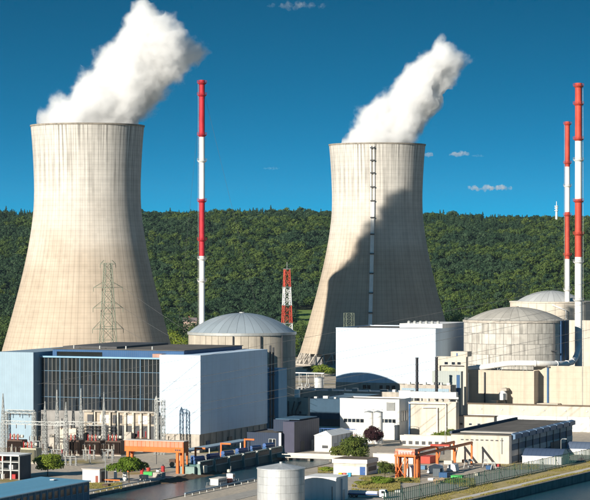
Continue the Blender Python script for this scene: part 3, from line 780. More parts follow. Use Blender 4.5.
def reactor1():
    s = Site(242, d=1200); Rr = s.w(53.5); z1 = s.z(332); t = thing('reactor_building', 'round grey reactor building with a shallow bluish metal dome', 'reactor building', s.loc, 0, 'reactor buildings')
    MB().cyl(0, 0, 0, z1, Rr - .35, 72).build('wall', CONC_D, t, smooth=True)
    ring_panels(t, Rr - .35, 0, z1 - 1.2, 22, 4, PAN1, R(180), R(360))
    MB().lathe([(Rr - .4, z1 - 1.2), (Rr + .5, z1 - 1.1), (Rr + .55, z1 + .15), (Rr - .2, z1 + .2)], 96).build('cornice', STEEL, t)
    dome_sheets(t, Rr - .1, z1 + .1, s.z(313) - z1, 36, DOME)
    MB().cyl(0, 0, s.z(313)+.1, s.z(313) + .5, 1.4, 16).build('cap', STEEL, t)
    for a in (R(262), R(291), R(318)):
        MB().tube([((Rr+.4)*math.cos(a), (Rr+.4)*math.sin(a), 0), ((Rr+.4)*math.cos(a), (Rr+.4)*math.sin(a), z1 - 1.3)], .35, 8).build('downpipe', STEELD, t)
    B(-6, 10, -Rr - 2.5, -Rr + 4, 0, s.z(347)).build('annex', CONC, t)
    return s, Rr
reactor1()
def reactor2():
    s = Site(515.5, d=1282); Rr = s.w(52); z1 = s.z(320.5); t = thing('reactor_building', 'stained concrete reactor building with patchwork panels and weathered brown dome', 'reactor building', s.loc, 0, 'reactor buildings')
    MB().cyl(0, 0, 0, z1, Rr - .4, 72).build('wall', CONC_D, t, smooth=True)
    ring_panels(t, Rr - .4, z1 - 32.5, z1 - .8, 16, 6, PAN2, R(182), R(322))
    MB().lathe([(Rr - .4, z1 - .8), (Rr + .3, z1 - .7), (Rr + .3, z1 + .4), (Rr - .3, z1 + .45)], 96).build('cornice', CONC, t)
    dome_sheets(t, Rr - 1.5, z1 + .1, s.z(307) - z1, 30, DOMEC)
    MB().cyl(0, 0, s.z(307)-.1, s.z(307) + .35, 1.6, 16).build('cap', CONC, t)
    # stair tower fins on the right, with shading put into their dark colours
    for i in range(9):
        a = R(324 + i * 4.4); ca, sa = math.cos(a), math.sin(a)
        MB().box(-.5, .5, -.8, .8, z1 - 33, z1 + .2).build('fin', STEELD if i % 2 else BLUED, t, (ca*(Rr+.2), sa*(Rr+.2), 0), a)
    for dx in (17.6, 22.2):
        yy = -math.sqrt(Rr*Rr - dx*dx) - .6
        MB().tube([(dx, yy, z1 - 33), (dx, yy, z1 - .5)], .28, 8).build('riser_pipe', STEELD, t)
    for i, zz in enumerate((z1 - 15, z1 - 26)):
        dx = 17.6; MB().box(dx - 1.6, dx + 1.6, -math.sqrt(Rr*Rr - dx*dx) - 1.7, -math.sqrt(Rr*Rr - dx*dx), zz, zz + .35).build('landing', STEELD, t)
    rl = MB()
    for j in range(60):
        a = 2*math.pi*j/60; rl.bar((math.cos(a)*(Rr-.6), math.sin(a)*(Rr-.6), z1+.4), (math.cos(a)*(Rr-.6), math.sin(a)*(Rr-.6), z1+1.5), .05)
    rl.lathe([(Rr-.65, z1+1.4), (Rr-.55, z1+1.4), (Rr-.55, z1+1.5), (Rr-.65, z1+1.5)], 60); rl.build('railing', STEEL, t)
reactor2()
def reactor3():
    s = Site(551, d=1560); Rr = s.w(41); z1 = s.z(301.5); t = thing('reactor_building', 'beige reactor building with pale grey dome behind the two right stacks', 'reactor building', s.loc, 0, 'reactor buildings')
    MB().cyl(0, 0, 0, z1, Rr - .35, 64).build('wall', BEIGE2, t, smooth=True)
    ring_panels(t, Rr - .35, z1 - 24, z1 - .6, 14, 3, BEIGE2, R(180), R(360), gap=.12)
    MB().lathe([(Rr - .4, z1 - .6), (Rr + .4, z1 - .5), (Rr + .4, z1 + .3), (Rr - 6, z1 + .35)], 80).build('cornice', BEIGE2, t)
    dome_sheets(t, Rr - 4.5, z1 + .3, s.z(291) - z1, 30, DOMEG)
    MB().tube([(6.5, -Rr - .8, z1 - 14), (6.5, -Rr - .8, z1 - 5), (-2, -Rr - .9, z1 - 1.5)], .5, 8).build('vent_pipe', WSTACK, t)
reactor3()

# ------------------------------------------------------------------ turbine hall (left)
def turbine_hall():
    s = Site(200.4, 453); t = thing('turbine_hall', 'large turbine hall with a white end block and tall dark glazed front', 'hall', s.loc, PR)
    Lw = s.left(159.5); Lg = s.left(39); Lb = s.left(2.5); RY = s.right(267.5)
    zt = s.z(355.5); zb = s.z(434.5); zg0 = s.z(414); zg1 = zt - 2.0
    B(-Lw, 0, 0, RY, zb, zt).build('white_block', WHITE, t)
    p = MB().box(-Lw + .3, -.35, .35, RY - .3, 0, zb - .001)
    p.build('plinth', CONC, t)
    pm = B(-.35, .35, -.35, .35, 0, zb - .3).mesh('pilaster', CONC)
    for i in range(4): put('pilaster', pm, t, (-Lw + .9 + (Lw - 1.6) * i / 3, .3, 0))
    for i in range(11): put('pilaster', pm, t, (-.3, 4 + (RY - 6) * i / 10, 0))
    MB().box(-.4, .1, RY*.09, RY*.09+3.2, 0, 4.2).build('door', BLUED, t)
    B(-.4, .15, RY*.4, RY*.4+4, 1.0, 4.5).build('louvre', STEELD, t)
    # main hall body behind the glazing
    B(-Lb, -Lw - .01, 3.0, RY, 0, zt - 2.4).build('hall_body', BLUED, t)
    B(-Lg - .3, -Lw - .01, 1.6, 3.2, zg0, zg1).build('interior', mat('hall_interior', (.045, .05, .055), var=.6, scale=.12), t)
    # glazed front: panes, mullions, transoms
    n = 30; pw = (Lg - Lw) / n; rows = 4; ph = (zg1 - zg0) / rows
    pane = B(.06, pw - .06, 0, .08, .06, ph - .06).mesh('pane', GLASS)
    for i in range(n):
        for j in range(rows): put('pane', pane, t, (-Lg + i * pw, 1.45, zg0 + j * ph))
    mu = B(-.07, .07, -.2, .2, zg0, zg1).mesh('mullion', MULL); mub = B(-.2, .2, -.3, .25, zg0, zg1).mesh('mullion', MULLB)
    for i in range(n + 1): put('mullion', mub if i % 5 == 0 else mu, t, (-Lg + i * pw + (.27 if i == 0 else 0), 1.4, 0))
    for j in range(rows + 1): B(-Lg, -Lw - .02, 1.18, 1.5, zg0 + j * ph - .1, zg0 + j * ph + .1).build('transom', MULLB if j % 2 else STEELD, t)
    B(-Lg - .2, -Lw - .02, .5, 3.2, zg1 + .12, zg1 + .75).build('gutter', mat('light_blue_trim', (.20, .36, .50), rough=.4), t)
    # left wing standing forward, its shade put into the pale blue colour
    B(-Lb, -Lg, -5.0, RY * .9, 0, zt + .35).build('shade_blue_wing', BLUEC, t)
    # set-back upper roof
    B(-Lg + 3, -Lw + 8, 6.5, RY - 4, zt - 2.4, zt + 1.4).build('upper_roof', BLUED, t)
    B(-Lg + 2.6, -Lw + 8.4, 6.1, RY - 3.6, zt + 1.41, zt + 1.7).build('roof_sheet', ROOFD, t)
    B(-Lg + 5, -Lg + 30, 12, RY - 8, zt + 1.71, zt + 2.5).build('ridge_monitor', STEELD, t)
    B(-Lg + 5, -Lg + 26, 6.38, 6.6, zt - 1.6, zt + .4).build('window_band', GLASS, t)
    B(-Lw - 4.2, -Lw - .1, 2.2, 6.2, zt - 1.9, zt + .2).build('roof_plant_box', mat('pink_brick', (.40, .24, .19), var=.2), t)
    for i in range(4): MB().cyl(-Lg + 12 + i * 12, 8.5, zt + 1.7, zt + 3.0, .35, 10).build('roof_vent', STEEL, t)
    # concrete base building in front of the glazing
    B(-Lg + 22, -Lw - .1, -2.2, 1.1, 0, zg0 - .05).build('base_wall', mat('weathered_base_concrete', (.36, .31, .25), var=.25, stain=.5), t)
    for i in range(9):
        x = -Lg + 23 + i * (Lg - Lw - 25) / 8.6; B(x, x + 3.2, -2.3, -2.19, .2, zg0 - 5.4).build('bay_opening', STEELD, t); B(x + 3.7, x + 4.5, -3.2, -2.21, 0, zg0 - .1).build('pier', BEIGE2, t)
    B(-Lg, -Lg + 21.9, -.6, 1.1, 0, zg0 - .05).build('base_wall', CONC_D, t)
    B(-Lg + 21, -Lw - .1, -3.0, 1.3, zg0 - .04, zg0 + .5).build('ledge', CONC, t)
    for i in range(6):
        x = -Lg + 23.5 + i * (Lg - Lw - 25) / 5.2
        B(x, x + 4.2, -2.32, -2.18, zg0 - 4.6, zg0 - 1.2).build('wall_panel', WHITE2 if i in (1, 3, 4) else STEELD, t)
    # twin flues at the far end and narrow stair tower
    for i, yy in enumerate((RY + 1.2, RY + 4.6)):
        MB().tube([(.8, yy, 2), (.8, yy, zt + 1.6 - i)], .45, 10).build('flue', STEELD, t)
        for z in (10, 19, 28): MB().cyl(.8, yy, z, z + .6, .75, 10).build('clamp', STEELD, t)
    B(-10, 1.6 + 1.0, RY + 6.2, RY + 16, 0, s.z(377)).build('stair_tower', mat('mid_blue_cladding', (.13, .33, .50), rough=.6, rib=.9, var=.06), t)
    return s, Lw, Lg
turbine_hall()

# ------------------------------------------------------------------ generic plant buildings
def block(name, label, cat, px, row, l_px, r_px, top_row, m, mroof=ROOFD, d=None, z=0.0, par=.6, group=None, lim=None):
    s = Site(px, row, d, z); L_ = s.left(l_px) if l_px is not None else lim[0]; Ry = s.right(r_px) if r_px is not None else lim[1]
    t = thing(name, label, cat, s.loc, PR, group); h = s.z(top_row) - par
    B(-L_, 0, 0, Ry, 0, h).build('wall', m, t)
    roof_edge(t, -L_, 0, 0, Ry, h + .002, m, mroof, par)
    return t, s, L_, Ry, h + par

def navy():
    t, s, L_, Ry, h = block('pump_building', 'dark navy and plum low building with one white corner strip', 'building', 281, 453, 247, 300, 433, NAVY, d=None, lim=None)
    B(-.9, .06, -.08, .3, 0, h + .05).build('corner_strip', WHITE2, t)
    YE = s.right(308); B(-s.left(266), .4, 8, YE, h, s.z(421)).build('upper_storey', NAVY, t)
    B(.05, 5, 2, YE, 0, s.z(422)).build('side_wing', PURP, t)
    B(-s.left(266) + .5, 4.5, 9, YE - 1, s.z(421) + .01, s.z(421) + .3).build('upper_roof', BLUES, t)
    windows(t, [(-L_*.35, -L_*.35+1.4, 2.0, 5.5), (-L_*.24, -L_*.24+1.2, 2.0, 5.5)], 'front', 0)
    B(4.95, 5.1, YE*.3, YE*.3+4, 0, 4.2).build('roller_door', STEELD, t)
    B(4.95, 5.1, YE*.7, YE*.7+2.4, 0, 4.0).build('door', STEEL, t)
navy()
def behind_navy():
    t, s, L_, Ry, h = block('valve_house', 'shaded concrete building with pipe rack between the navy building and round reactor', 'building', 308, None, 276, 310, 398, CONC, d=1125)
    MB().cyl(-6, 2, h, s.z(390), 1.3, 14).build('roof_tank', WHITE2, t)
    for i, x in enumerate((-11, -9.2, -7.4, -5.6)):
        MB().tube([(x, -.8, 0), (x, -.8, h * .62), (x + 1.2 * (i - 1), -.8, h * .9)], .28, 8).build('pipe', STEELD, t)
    for x, z in ((-4.5, h*.82), (-4.2, h*.55)): B(x, x + 1.0, -.35, -.05, z, z + 1).build('junction_box', STEELD, t)
    B(-12.5, -.5, -1.4, -.1, h*.5, h*.52).build('pipe_shelf', STEELD, t)
    for px, row, m, lb in ((316.5, 417.5, ORANGE, 'orange ball float buoy'), (324, 418, RED2, 'red ball float buoy')): pass
behind_navy()
def white_hall():
    t, s, L_, Ry, h = block('white_hall', 'big windowless white clad hall before the right cooling tower', 'hall', 435.6, None, 336, 466, 328.7, WHITE, d=1266)
    zb = s.z(384)
    B(-L_ - .12, .12, -.12, Ry, 0, zb).build('plinth', CONC, t)
    windows(t, [(-L_ + s.w(a), -L_ + s.w(b), zb - 3.4, zb - 1.2) for a, b in ((29, 33), (33.6, 37.5), (47, 50.5), (54, 58), (60, 64))], 'front', -.12)
    B(-s.w(45) , .3, 10, Ry, h, s.z(324.5)).build('raised_roof', WHITE2, t)
    for i in range(6): MB().lathe([(.9, 0), (.9, .9), (.5, 1.4), (.01, 1.5)], 12).build('roof_vent', STEEL, t, (-s.w(36) + i * s.w(6.2), 11.5, s.z(324.5)))
    for z in (h*.42, h*.7): B(-L_*.34-.25, -L_*.34+.25, -.3, -.02, z, z+.5).build('pipe_bracket', STEEL, t)
white_hall()
def shade_low():
    t, s, L_, Ry, h = block('store_building', 'long low blue clad store behind the white workshop', 'building', 345, None, 307, 380, 399.5, mat('slate_blue_cladding', (.025, .065, .11), rough=.6, rib=1.0), BLUES, d=1165)
    B(-L_ + 1, -1, -.15, .0, 0.2, 3.4).build('loading_door', STEELD, t)
    for x, w_, hh in ((2, 1.4, .8), (6.5, 2.4, 1.2), (12, 1.0, .7)): B(-L_ + x, -L_ + x + w_, 4, 6, h, h + hh).build('roof_unit', STEEL, t)
    t, s, L_, Ry, h = block('long_roof_building', 'long low building with dark flat roof below the white hall', 'building', 432, None, 298, 446, 393, CONC, BLUES, d=1235)
    for i in range(9): B(-L_ + 6 + i * 7 + (i * 37 % 5) * .5, -L_ + 7.4 + i * 7 + (i * 53 % 7) * .4, 4 + i % 3 * 2, 6 + i % 3 * 2, h - .4, h + .4 + (i * 29 % 4) * .3).build('roof_unit', WHITE2 if i % 4 == 0 else STEEL, t)
    windows(t, [(-L_ + 3 + i * 4, -L_ + 5.5 + i * 4, 6, 8.5) for i in range(12)], 'front', 0)
shade_low()
def white_workshop():
    t, s, L_, Ry, h = block('white_workshop', 'white two storey workshop with strip windows and grey louvre', 'building', 399, 440, 340, 411, 399.5, WHITE2, ROOFD)
    k = lambda px: -s.left(px)
    windows(t, [(k(344) + i * 1.9, k(344) + i * 1.9 + 1.6, s.z(423.5), s.z(420)) for i in range(5)] + [(k(381) + i * 1.75, k(381) + i * 1.75 + 1.5, s.z(423), s.z(419.5)) for i in range(4)], 'front', 0)
    lv = B(k(386.5), k(395), -.2, 0, s.z(411), s.z(402.5)).build('louvre', STEELD, t)
    for i in range(7):
        z = s.z(411) + (s.z(402.5) - s.z(411)) * (i + .4) / 7; B(k(386.5)+.1, k(395)-.1, -.42, -.2, z, z + .22).build('louvre_blade', STEEL, lv)
    MB().box(-.55, .25, -.25, .55, 0, h + .1).build('corner_pier', STEEL, t)
    windows(t, [(3 + i * 3.2, 5 + i * 3.2, h*.45, h*.7) for i in range(3)], 'side', 0)
    B(k(352), k(350), -.12, -.02, .1, 3).build('door', BLUED, t)
    r = thing('roof_plant_room', 'white cube plant room on the roof behind the white workshop', 'plant room', Site(410, d=1190, z=0).loc + Vector((0, 0, 0)), PR)
    s2 = Site(410, d=1190); B(-s2.left(399), 0, 0, 5, 0, s2.z(391.5)).build('wall', WHITE2, r); B(-s2.left(399)-.2, .2, -.2, 5.2, s2.z(391.5)+.01, s2.z(391.5)+.35).build('roof', WHITE2, r)
    for i, (px, lb) in enumerate(((369, 'left of the two white tanks before the white workshop'), (378, 'right of the two white tanks before the white workshop'))):
        q = Site(px, 443 + i * .5); tk = thing('white_tank', lb, 'tank', q.loc, 0, 'white tanks before the workshop'); r_ = q.w(4.8); H = q.z(412.5)
        MB().cyl(0, 0, 0, H, r_, 28).build('shell', WHITE2, tk, smooth=True)
        MB().lathe([(r_ + .12, H), (r_ + .12, H + .25), (.3, H + .8), (.01, H + .8)], 28).build('roof', STEEL, tk)
        rl = MB()
        for j in range(12): a = j*.5236; rl.bar((r_*math.cos(a), r_*math.sin(a), H), (r_*math.cos(a), r_*math.sin(a), H+1.2), .05)
        rl.lathe([(r_-.05, H+1.1), (r_+.05, H+1.1), (r_+.05, H+1.2), (r_-.05, H+1.2)], 24); rl.build('railing', STEEL, tk)
        MB().bar((r_+.3, -.3, 0), (r_+.3, -.3, H), .08).bar((r_+.3, .3, 0), (r_+.3, .3, H), .08).build('ladder', STEEL, tk)
white_workshop()
def black_flues():
    for px, top, lb in ((417, 358.5, 'left one of the twin slim black flues'), (436.5, 358, 'right one of the twin slim black flues')):
        s = Site(px, d=1180); t = thing('black_flue', lb, 'chimney', s.loc, 0, 'twin black flues'); H = s.z(top); r = s.w(1.45)
        MB().cyl(0, 0, 0, H, r, 18).build('shaft', BLACKP, t, smooth=True)
        MB().lathe([(r, H - .1), (r + .12, H), (r + .12, H + .5), (r - .15, H + .5), (r - .2, H - 1)], 18).build('rim', STEELD, t)
        for i in range(6): MB().lathe([(r+.005, H*(.45+.09*i)), (r + .13, H*(.45+.09*i)), (r + .13, H*(.45+.09*i) + .3), (r+.005, H*(.45+.09*i) + .3)], 18).build('band', STEELD, t)
        B(-1.6, 1.6, -1.6, 1.6, 0, 3).build('base', CONC, t)
black_flues()

# ------------------------------------------------------------------ beige complex on the right
def beige_complex():
    # block behind: penthouse with windows
    t, s, L_, Ry, h = block('beige_office', 'beige block with a row of small dark windows above the black flues', 'building', 466, None, 436.5, 468, 357, BEIGE2, ROOFB, d=1228)
    windows(t, [(-L_ + s.w(a), -L_ + s.w(a + 3.6), s.z(364.8), s.z(362.3)) for a in (8.5, 16, 22)], 'front', 0)
    B(-s.w(18), -s.w(.5), 3, 10, h, s.z(352)).build('penthouse', BEIGE2, t); B(-s.w(12), -s.w(10.8), 2.9, 3.1, h + .2, s.z(353.5)).build('door', BLUEM, t)
    MB().tube([(-L_ + 2, -.6, 2), (-L_ + 2, -.6, s.z(366)), (-1, -.6, s.z(366))], .22, 6).build('pipe', STEELD, t)
    t, s, L_, Ry, h = block('grey_box_building', 'grey green clad box building right of the black flues', 'building', 461, None, 432, 463, 371.5, mat('grey_green_cladding', (.36, .39, .37), rib=.9, var=.06), ROOFD, d=1200)
    B(-2.2, -.6, -.15, .0, s.z(395), s.z(375)).build('blue_door', BLUED, t)
    t, s, L_, Ry, h = block('flue_base_building', 'low blue and concrete boiler house at the foot of the black flues', 'building', 452, None, 400, 456, 385.5, CONC, ROOFB, d=1190)
    B(-L_ + 1, -1.5, -.25, -.02, s.z(398), s.z(389)).build('blue_cladding', BLUEC, t)
    for i in range(6): B(-L_ + 3 + i * 4, -L_ + 4.6 + i * 4, 1.5, 3, h, h + 1.2).build('roof_unit', STEEL, t)
    # white duct run
    s = Site(456, d=1150); t = thing('white_duct', 'long white rectangular duct on the roofs under the black flues', 'duct', s.loc, PR)
    L_ = s.left(410); B(-L_, 0, 0, 3.2, s.z(399), s.z(392.5)).build('duct_box', PIPEW, t); MB().tube([(-L_*.6, -.8, s.z(399)+.4), (1.5, -.8, s.z(399)+.4)], .5, 8).build('pipe', PIPEW, t)
    for i in range(7): B(-L_*i/6.5-.2, -L_*i/6.5+.2, .5, 2.5, 0, s.z(399)).build('support', STEEL, t)
    for i in range(5): B(-L_*(i+.5)/5-.15, -L_*(i+.5)/5+.15, -.08, 3.28, s.z(399)-.06, s.z(392.5)+.08).build('flange', STEEL, t)
    # front low beige building with pipes
    t, s, L_, Ry, h = block('beige_store', 'low beige store with roof pipes right of the white workshop', 'building', 456, 441, 408.5, 459, 402.5, BEIGE2, ROOFB)
    for z, a, b in ((404, .02, .8), (408, .3, .62)):
        MB().tube([(-L_*(1-a), -.9, s.z(z)), (-L_*(1-b), -.9, s.z(z)), (-L_*(1-b), -.9, 2)], .3, 8).build('roof_pipe', PIPEW, t)
    B(-L_+.2, -L_+.9, -.4, -.02, 0, h).build('downpipe', BLUED, t); B(-L_*.55, -L_*.3, -4.5, -.1, 0, 3.6).build('lean_to', WHITE2, t)
    B(-L_*.36, -L_*.3, -4.62, -4.48, .3, 2.6).build('lean_to_door', STEEL, t)
    # three-window beige building
    t, s, L_, Ry, h = block('beige_annex', 'small beige building with three little windows in a row', 'building', 494, 441, 450, 497, 417, BEIGE2, ROOFB, par=.25)
    windows(t, [(-L_ + s.w(a), -L_ + s.w(a + 3), s.z(425.7), s.z(424)) for a in (10.5, 20, 29)], 'front', 0, depth=.1)
    B(-L_ - .5, .5, -.6, Ry + .5, h + .03, h + .33).build('roof_slab', ROOFB, t)
    # big beige walls under the reactor
    t, s, L_, Ry, h = block('beige_auxiliary_building', 'large plain beige block below the stained reactor', 'building', 534, None, 466, 540, 371, BEIGE, ROOFB, d=1226)
    MB().tube([(-L_*.72, -.5, 4), (-L_*.72, -.5, h - 1)], .38, 8).build('downpipe', STEELD, t)
    MB().tube([(-L_ + 1.2, -.8, 8), (-L_ + 1.2, -.8, h - 1.5)], .55, 8).build('white_pipe', PIPEW, t)
    o = MB().lathe([(2.1, s.z(400)), (2.1, s.z(394)), (.9, s.z(391)), (.9, s.z(389)), (.01, s.z(389))], 16, (-L_*.42, -4)).build('vessel', WHITE2, t)
    MB().cyl(-L_*.38, -3.5, 4, s.z(388), .5, 10).build('flue', STEELD, t)
    B(-L_*.44, -L_*.36, -5, -.05, s.z(391), s.z(388.5)).build('canopy', CONC, t)
    B(-L_*.62, -L_*.52, -3.5, -.05, 0, s.z(401)).build('lobby', BEIGE2, t)
    t, s, L_, Ry, h = block('beige_auxiliary_building', 'large beige block with a dark blue downpipe below the tallest stack', 'building', 640, None, 533.5, 641, 367.5, BEIGE, ROOFB, d=1215)
    p = -s.left(548); B(p - .45, p + .45, -.5, -.02, 2, h - .8).build('downpipe', BLUED, t)
    B(p - .7, p + 1.2, -.7, -.02, h - .9, h - .2).build('hopper', STEELD, t)
    q = -s.left(582.5); B(q - .15, q + .15, -.12, 0, 2, h).build('joint_strip', CONC_D, t)
    B(-s.left(530), -s.left(561), -6, -.1, 0, s.z(405)).build('low_lobby', BEIGE2, t)
    # beige block at the right edge below the grey dome
    t, s, L_, Ry, h = block('beige_auxiliary_building', 'beige block at the right edge beside the stained reactor', 'building', 640, None, 566, 641, 321, BEIGE2, ROOFB, d=1380)
    # long white wall building along the road
    t, s, L_, Ry, h = block('long_white_building', 'very long low white building with beige parapet below the beige blocks', 'building', 660, None, 468, 661, 408.5, WHITE2, ROOFB, d=1118)
    B(-L_, .2, -.3, -.02, h - 4.6, h + .1).build('beige_band', BEIGE2, t); B(-L_ - .2, .2, -.8, 1.2, h + .12, h + .6).build('roof_edge', ROOFB, t)
    for i in range(14):
        x = -L_ + 26 + i * 5.2; B(x, x + .35, -.35, -.01, 0, h - 4.7).build('pilaster', WHITE2, t)
    for i in range(8): B(-L_ + 6 + i * 10, -L_ + 6.8 + i * 10, -.55, -.28, h - 2.4, h - 1.8).build('wall_lamp', STEEL, t)
    for i in range(3): B(-L_ + 38 + i * 15, -L_ + 41 + i * 15, -.18, -.02, 0, 4).build('door', STEEL, t)
beige_complex()
def big_pipe():
    s = Site(463, d=1222); t = thing('steam_pipe', 'thick white elevated pipe curving from the beige block to the tallest stack', 'pipe', s.loc, 0)
    def pt(px, row, d): k = F / d; return Vector(((px - 295) / k, d, CH + (HZ - row) / k)) - s.loc
    raw = [pt(463, 390, 1240), pt(463, 377, 1240), pt(464, 371.5, 1240), pt(469, 369, 1240), pt(485, 367, 1238), pt(510, 363.5, 1234), pt(535, 363.5, 1230), pt(560, 364, 1240), pt(569, 363, 1258), pt(575, 359, 1280), pt(578, 350, 1296), pt(578.5, 344, 1299)]
    pts = []
    for i in range(len(raw) - 1):
        p0, p1, p2, p3 = raw[max(0, i-1)], raw[i], raw[i+1], raw[min(len(raw)-1, i+2)]
        for j in range(5):
            u = j / 5; pts.append(.5 * ((2*p1) + (p2-p0)*u + (2*p0-5*p1+4*p2-p3)*u*u + (-p0+3*p1-3*p2+p3)*u**3))
    pts.append(raw[-1]); MB().tube(pts, 1.45, 16).build('duct', PIPEW, t, smooth=True)
    for i in range(6, len(pts) - 6, 4):
        a = pts[i]; dr = (pts[i+1] - pts[i-1]).normalized(); MB().tube([a - dr * .25, a + dr * .25], 1.65, 16).build('flange', PIPEW, t)
    for i in range(18, len(pts) - 14, 5):
        a = pts[i]; q = MB(); q.bar(a + Vector((-.9, 0, -1.2)), a + Vector((-.9, 0, -3.6)), .18); q.bar(a + Vector((.9, 0, -1.2)), a + Vector((.9, 0, -3.6)), .18); q.bar(a + Vector((-.9, 0, -3.4)), a + Vector((.9, 0, -1.3)), .12); q.build('support', STEEL, t)
big_pipe()

# ------------------------------------------------------------------ flat-roofed shed with cowls, barrel sheds
def long_shed():
    s = Site(510.5, 464); L_ = s.left(451); Ry = s.right(572); h = s.z(436)
    t = thing('long_shed', 'long shed with pale front, dark flat roof and blue banded side', 'shed', s.loc, PR)
    B(-L_, 0, 0, Ry, 0, h).build('wall', BEIGE2, t)
    B(-L_ - .4, .5, -.3, Ry + .3, h + .002, h + .35).build('roof', ROOFD, t)
    B(-L_ + 1, -1.5, 8, 14, h + .36, h + .55).build('roof_patch', STONE, t)
    B(-L_ - .42, -L_ + .5, -.32, Ry, h + .36, h + 1.3).build('parapet', mat('slate_grey_sheet', (.07, .09, .12), var=.2), t)
    for i in range(9): x = -L_ + 4 + i * 2.0; B(x, x + 1.1, -.12, -.01, h - 2.1, h - 1.7).build('vent_slot', STEELD, t)
    MB().tube([(-s.w(9), -.3, h*.35), (-s.w(9), -.3, h - .8)], .16, 6).build('downpipe', STEEL, t)
    B(-.5, .3, -.25, .3, 0, h - .1).build('corner_post', STEELD, t)
    sl = mat('slate_side_cladding', (.10, .135, .19), rough=.6, rib=1.2, var=.15); gr = mat('grey_louvre_band', (.48, .46, .45), rough=.6, var=.2)
    nb = 9; by = Ry / nb
    for i in range(nb):
        for j in range(4):
            z0 = .6 + j * (h - 1.6) / 4; z1 = z0 + (h - 1.6) / 4 - .12
            B(.02, .16 + .08 * (j % 2), i * by + .12, (i + 1) * by - .12, z0, z1).build('side_panel', sl if j % 2 == 0 else gr, t)
        MB().extr([(.1, h - 1.7), (1.7, h - 1.2), (1.7, h + .5), (.1, h + .9)], 'y', i * by + .7, (i + 1) * by - .7).build('cowl', mat('blue_cowl', (.10, .17, .27), rough=.4, var=.15), t)
        B(.02, .5, i * by - .22, i * by + .1, 0, h - .1).build('rib', STEELD, t)
    B(.1, .4, Ry * .62, Ry * .8, 0, 4.4).build('gate', STEELD, t)
long_shed()
def barrel(px, row, l_px, top_row, eave_row, dep, m, label, endm):
    s = Site(px, row); W = s.left(l_px); h = s.z(top_row); he = s.z(eave_row); t = thing('barrel_shed', label, 'shed', s.loc, PR, 'barrel-roofed sheds')
    n = 12; arc = [(dep * j / n, he + (h - he) * math.sin(math.pi * j / n)) for j in range(n + 1)]
    MB().extr([(.1, 0)] + [(.1 + a * (dep - .2) / dep, z - .1) for a, z in arc] + [(dep - .1, 0)], 'x', -W + .1, -.1).build('wall', endm, t)
    k = 9; me = MB().extr([(a, z) for a, z in arc] + [(a, z - .12) for a, z in arc][::-1], 'x', .02, W / k - .02).mesh('roof_sheet', m, True)
    for i in range(k): put('roof_sheet', me, t, (-W + i * W / k, 0, 0))
    B(-W - .1, .1, -.22, -.02, he - .15, he + .05).build('gutter', WHITE2, t)
    for i in range(5): B(-W + .6 + i * W / 5, -W + .6 + i * W / 5 + .25, -.06, .1, 0, he - .2).build('rib', STEEL, t)
    B(-W * .58, -W * .42, -.02, .12, 0, he * .85).build('door', STEEL, t)
    return t
barrel(562, 465, 522, 450, 457, 11, mat('dark_blue_roof', (.05, .075, .13), rough=.4, var=.12), 'dark blue barrel-roofed shed behind the green fence', WHITE2)
barrel(606, 455.6, 566, 443.5, 450, 11, mat('grey_blue_roof', (.10, .13, .19), rough=.4, var=.12), 'grey barrel-roofed shed with white front at the right edge', WHITE2)

# ------------------------------------------------------------------ orange cranes
def right_crane():
    s = Site(420, 478); t = thing('gantry_crane', 'orange crane runway on legs with a salmon cabin, in the right yard', 'crane', s.loc, PR)
    Ly = s.right(474) * .98; h = s.z(455); W = 7.5
    for x in (-.3, -W):
        B(x - .3, x + .3, -1, Ly, h - .45, h + .35).build('runway_beam', ORANGE, t)
        B(x - .12, x + .12, -1, Ly, h + .36, h + .55).build('rail', RED2, t)
    for i in range(4):
        y = .3 + (Ly - 1) * i / 3
        for x in (-.3, -W):
            B(x - .32, x + .32, y - .3, y + .3, 0, h - .46).build('leg', ORANGE, t)
        if i in (1, 2):
            MB().bar((-.3, y + .3, 3.2), (-.3, y + 3, h - .5), .2).build('brace', ORANGE, t)
        if i % 2 == 0: B(-W + .3, -.6, y - .2, y + .2, h - 1.2, h - .5).build('cross_beam', ORANGE, t)
    # front cabin tower
    cx0, cx1, cy0, cy1 = -W - 6.6, -W + 1.0, -4.0, -1.6; 
    cx0 = -s.left(399); cx1 = -s.left(419)
    for x in (cx0, (cx0 + cx1) / 2 - .4, cx1 - .5):
        for y in (-3.2, -.6): B(x - .28, x + .28, y - .28, y + .28, 0, h - .5).build('leg', ORANGE, t)
    B(cx0 - .5, cx1, -3.8, 0, h - .49, h + .1).build('platform', ORANGE, t)
    B(cx0 - .2, cx1 - .4, -3.5, -.3, h + .11, h + 2.2).build('cabin', SALMON, t)
    B(cx0 + 1, cx1 - 1.4, -3.62, -3.48, h + .7, h + 1.7).build('cabin_window', STEEL, t)
    q = MB(); q.bar((cx0, -3.2, .5), ((cx0+cx1)/2 - .4, -3.2, h - .6), .16); q.bar(((cx0+cx1)/2 - .4, -3.2, .5), (cx0, -3.2, h*.6), .16); q.build('brace', ORANGE, t)
    rl = MB()
    for i in range(8): x = cx0 - .4 + (cx1 - cx0) * i / 7; rl.bar((x, -3.75, h + .1), (x, -3.75, h + 1.2), .06)
    rl.bar((cx0 - .4, -3.75, h + 1.2), (cx1, -3.75, h + 1.2), .06); rl.build('railing', RED2, t)
    B(-W - .2, -.2, Ly * .55, Ly * .55 + 1.6, h + .56, h + 1.2).build('trolley', RED2, t)
    B(-W*.6, -W*.35, Ly * .55 + .3, Ly * .55 + 1.3, h - 2.6, h + .55).build('hoist', STEELD, t)
right_crane()
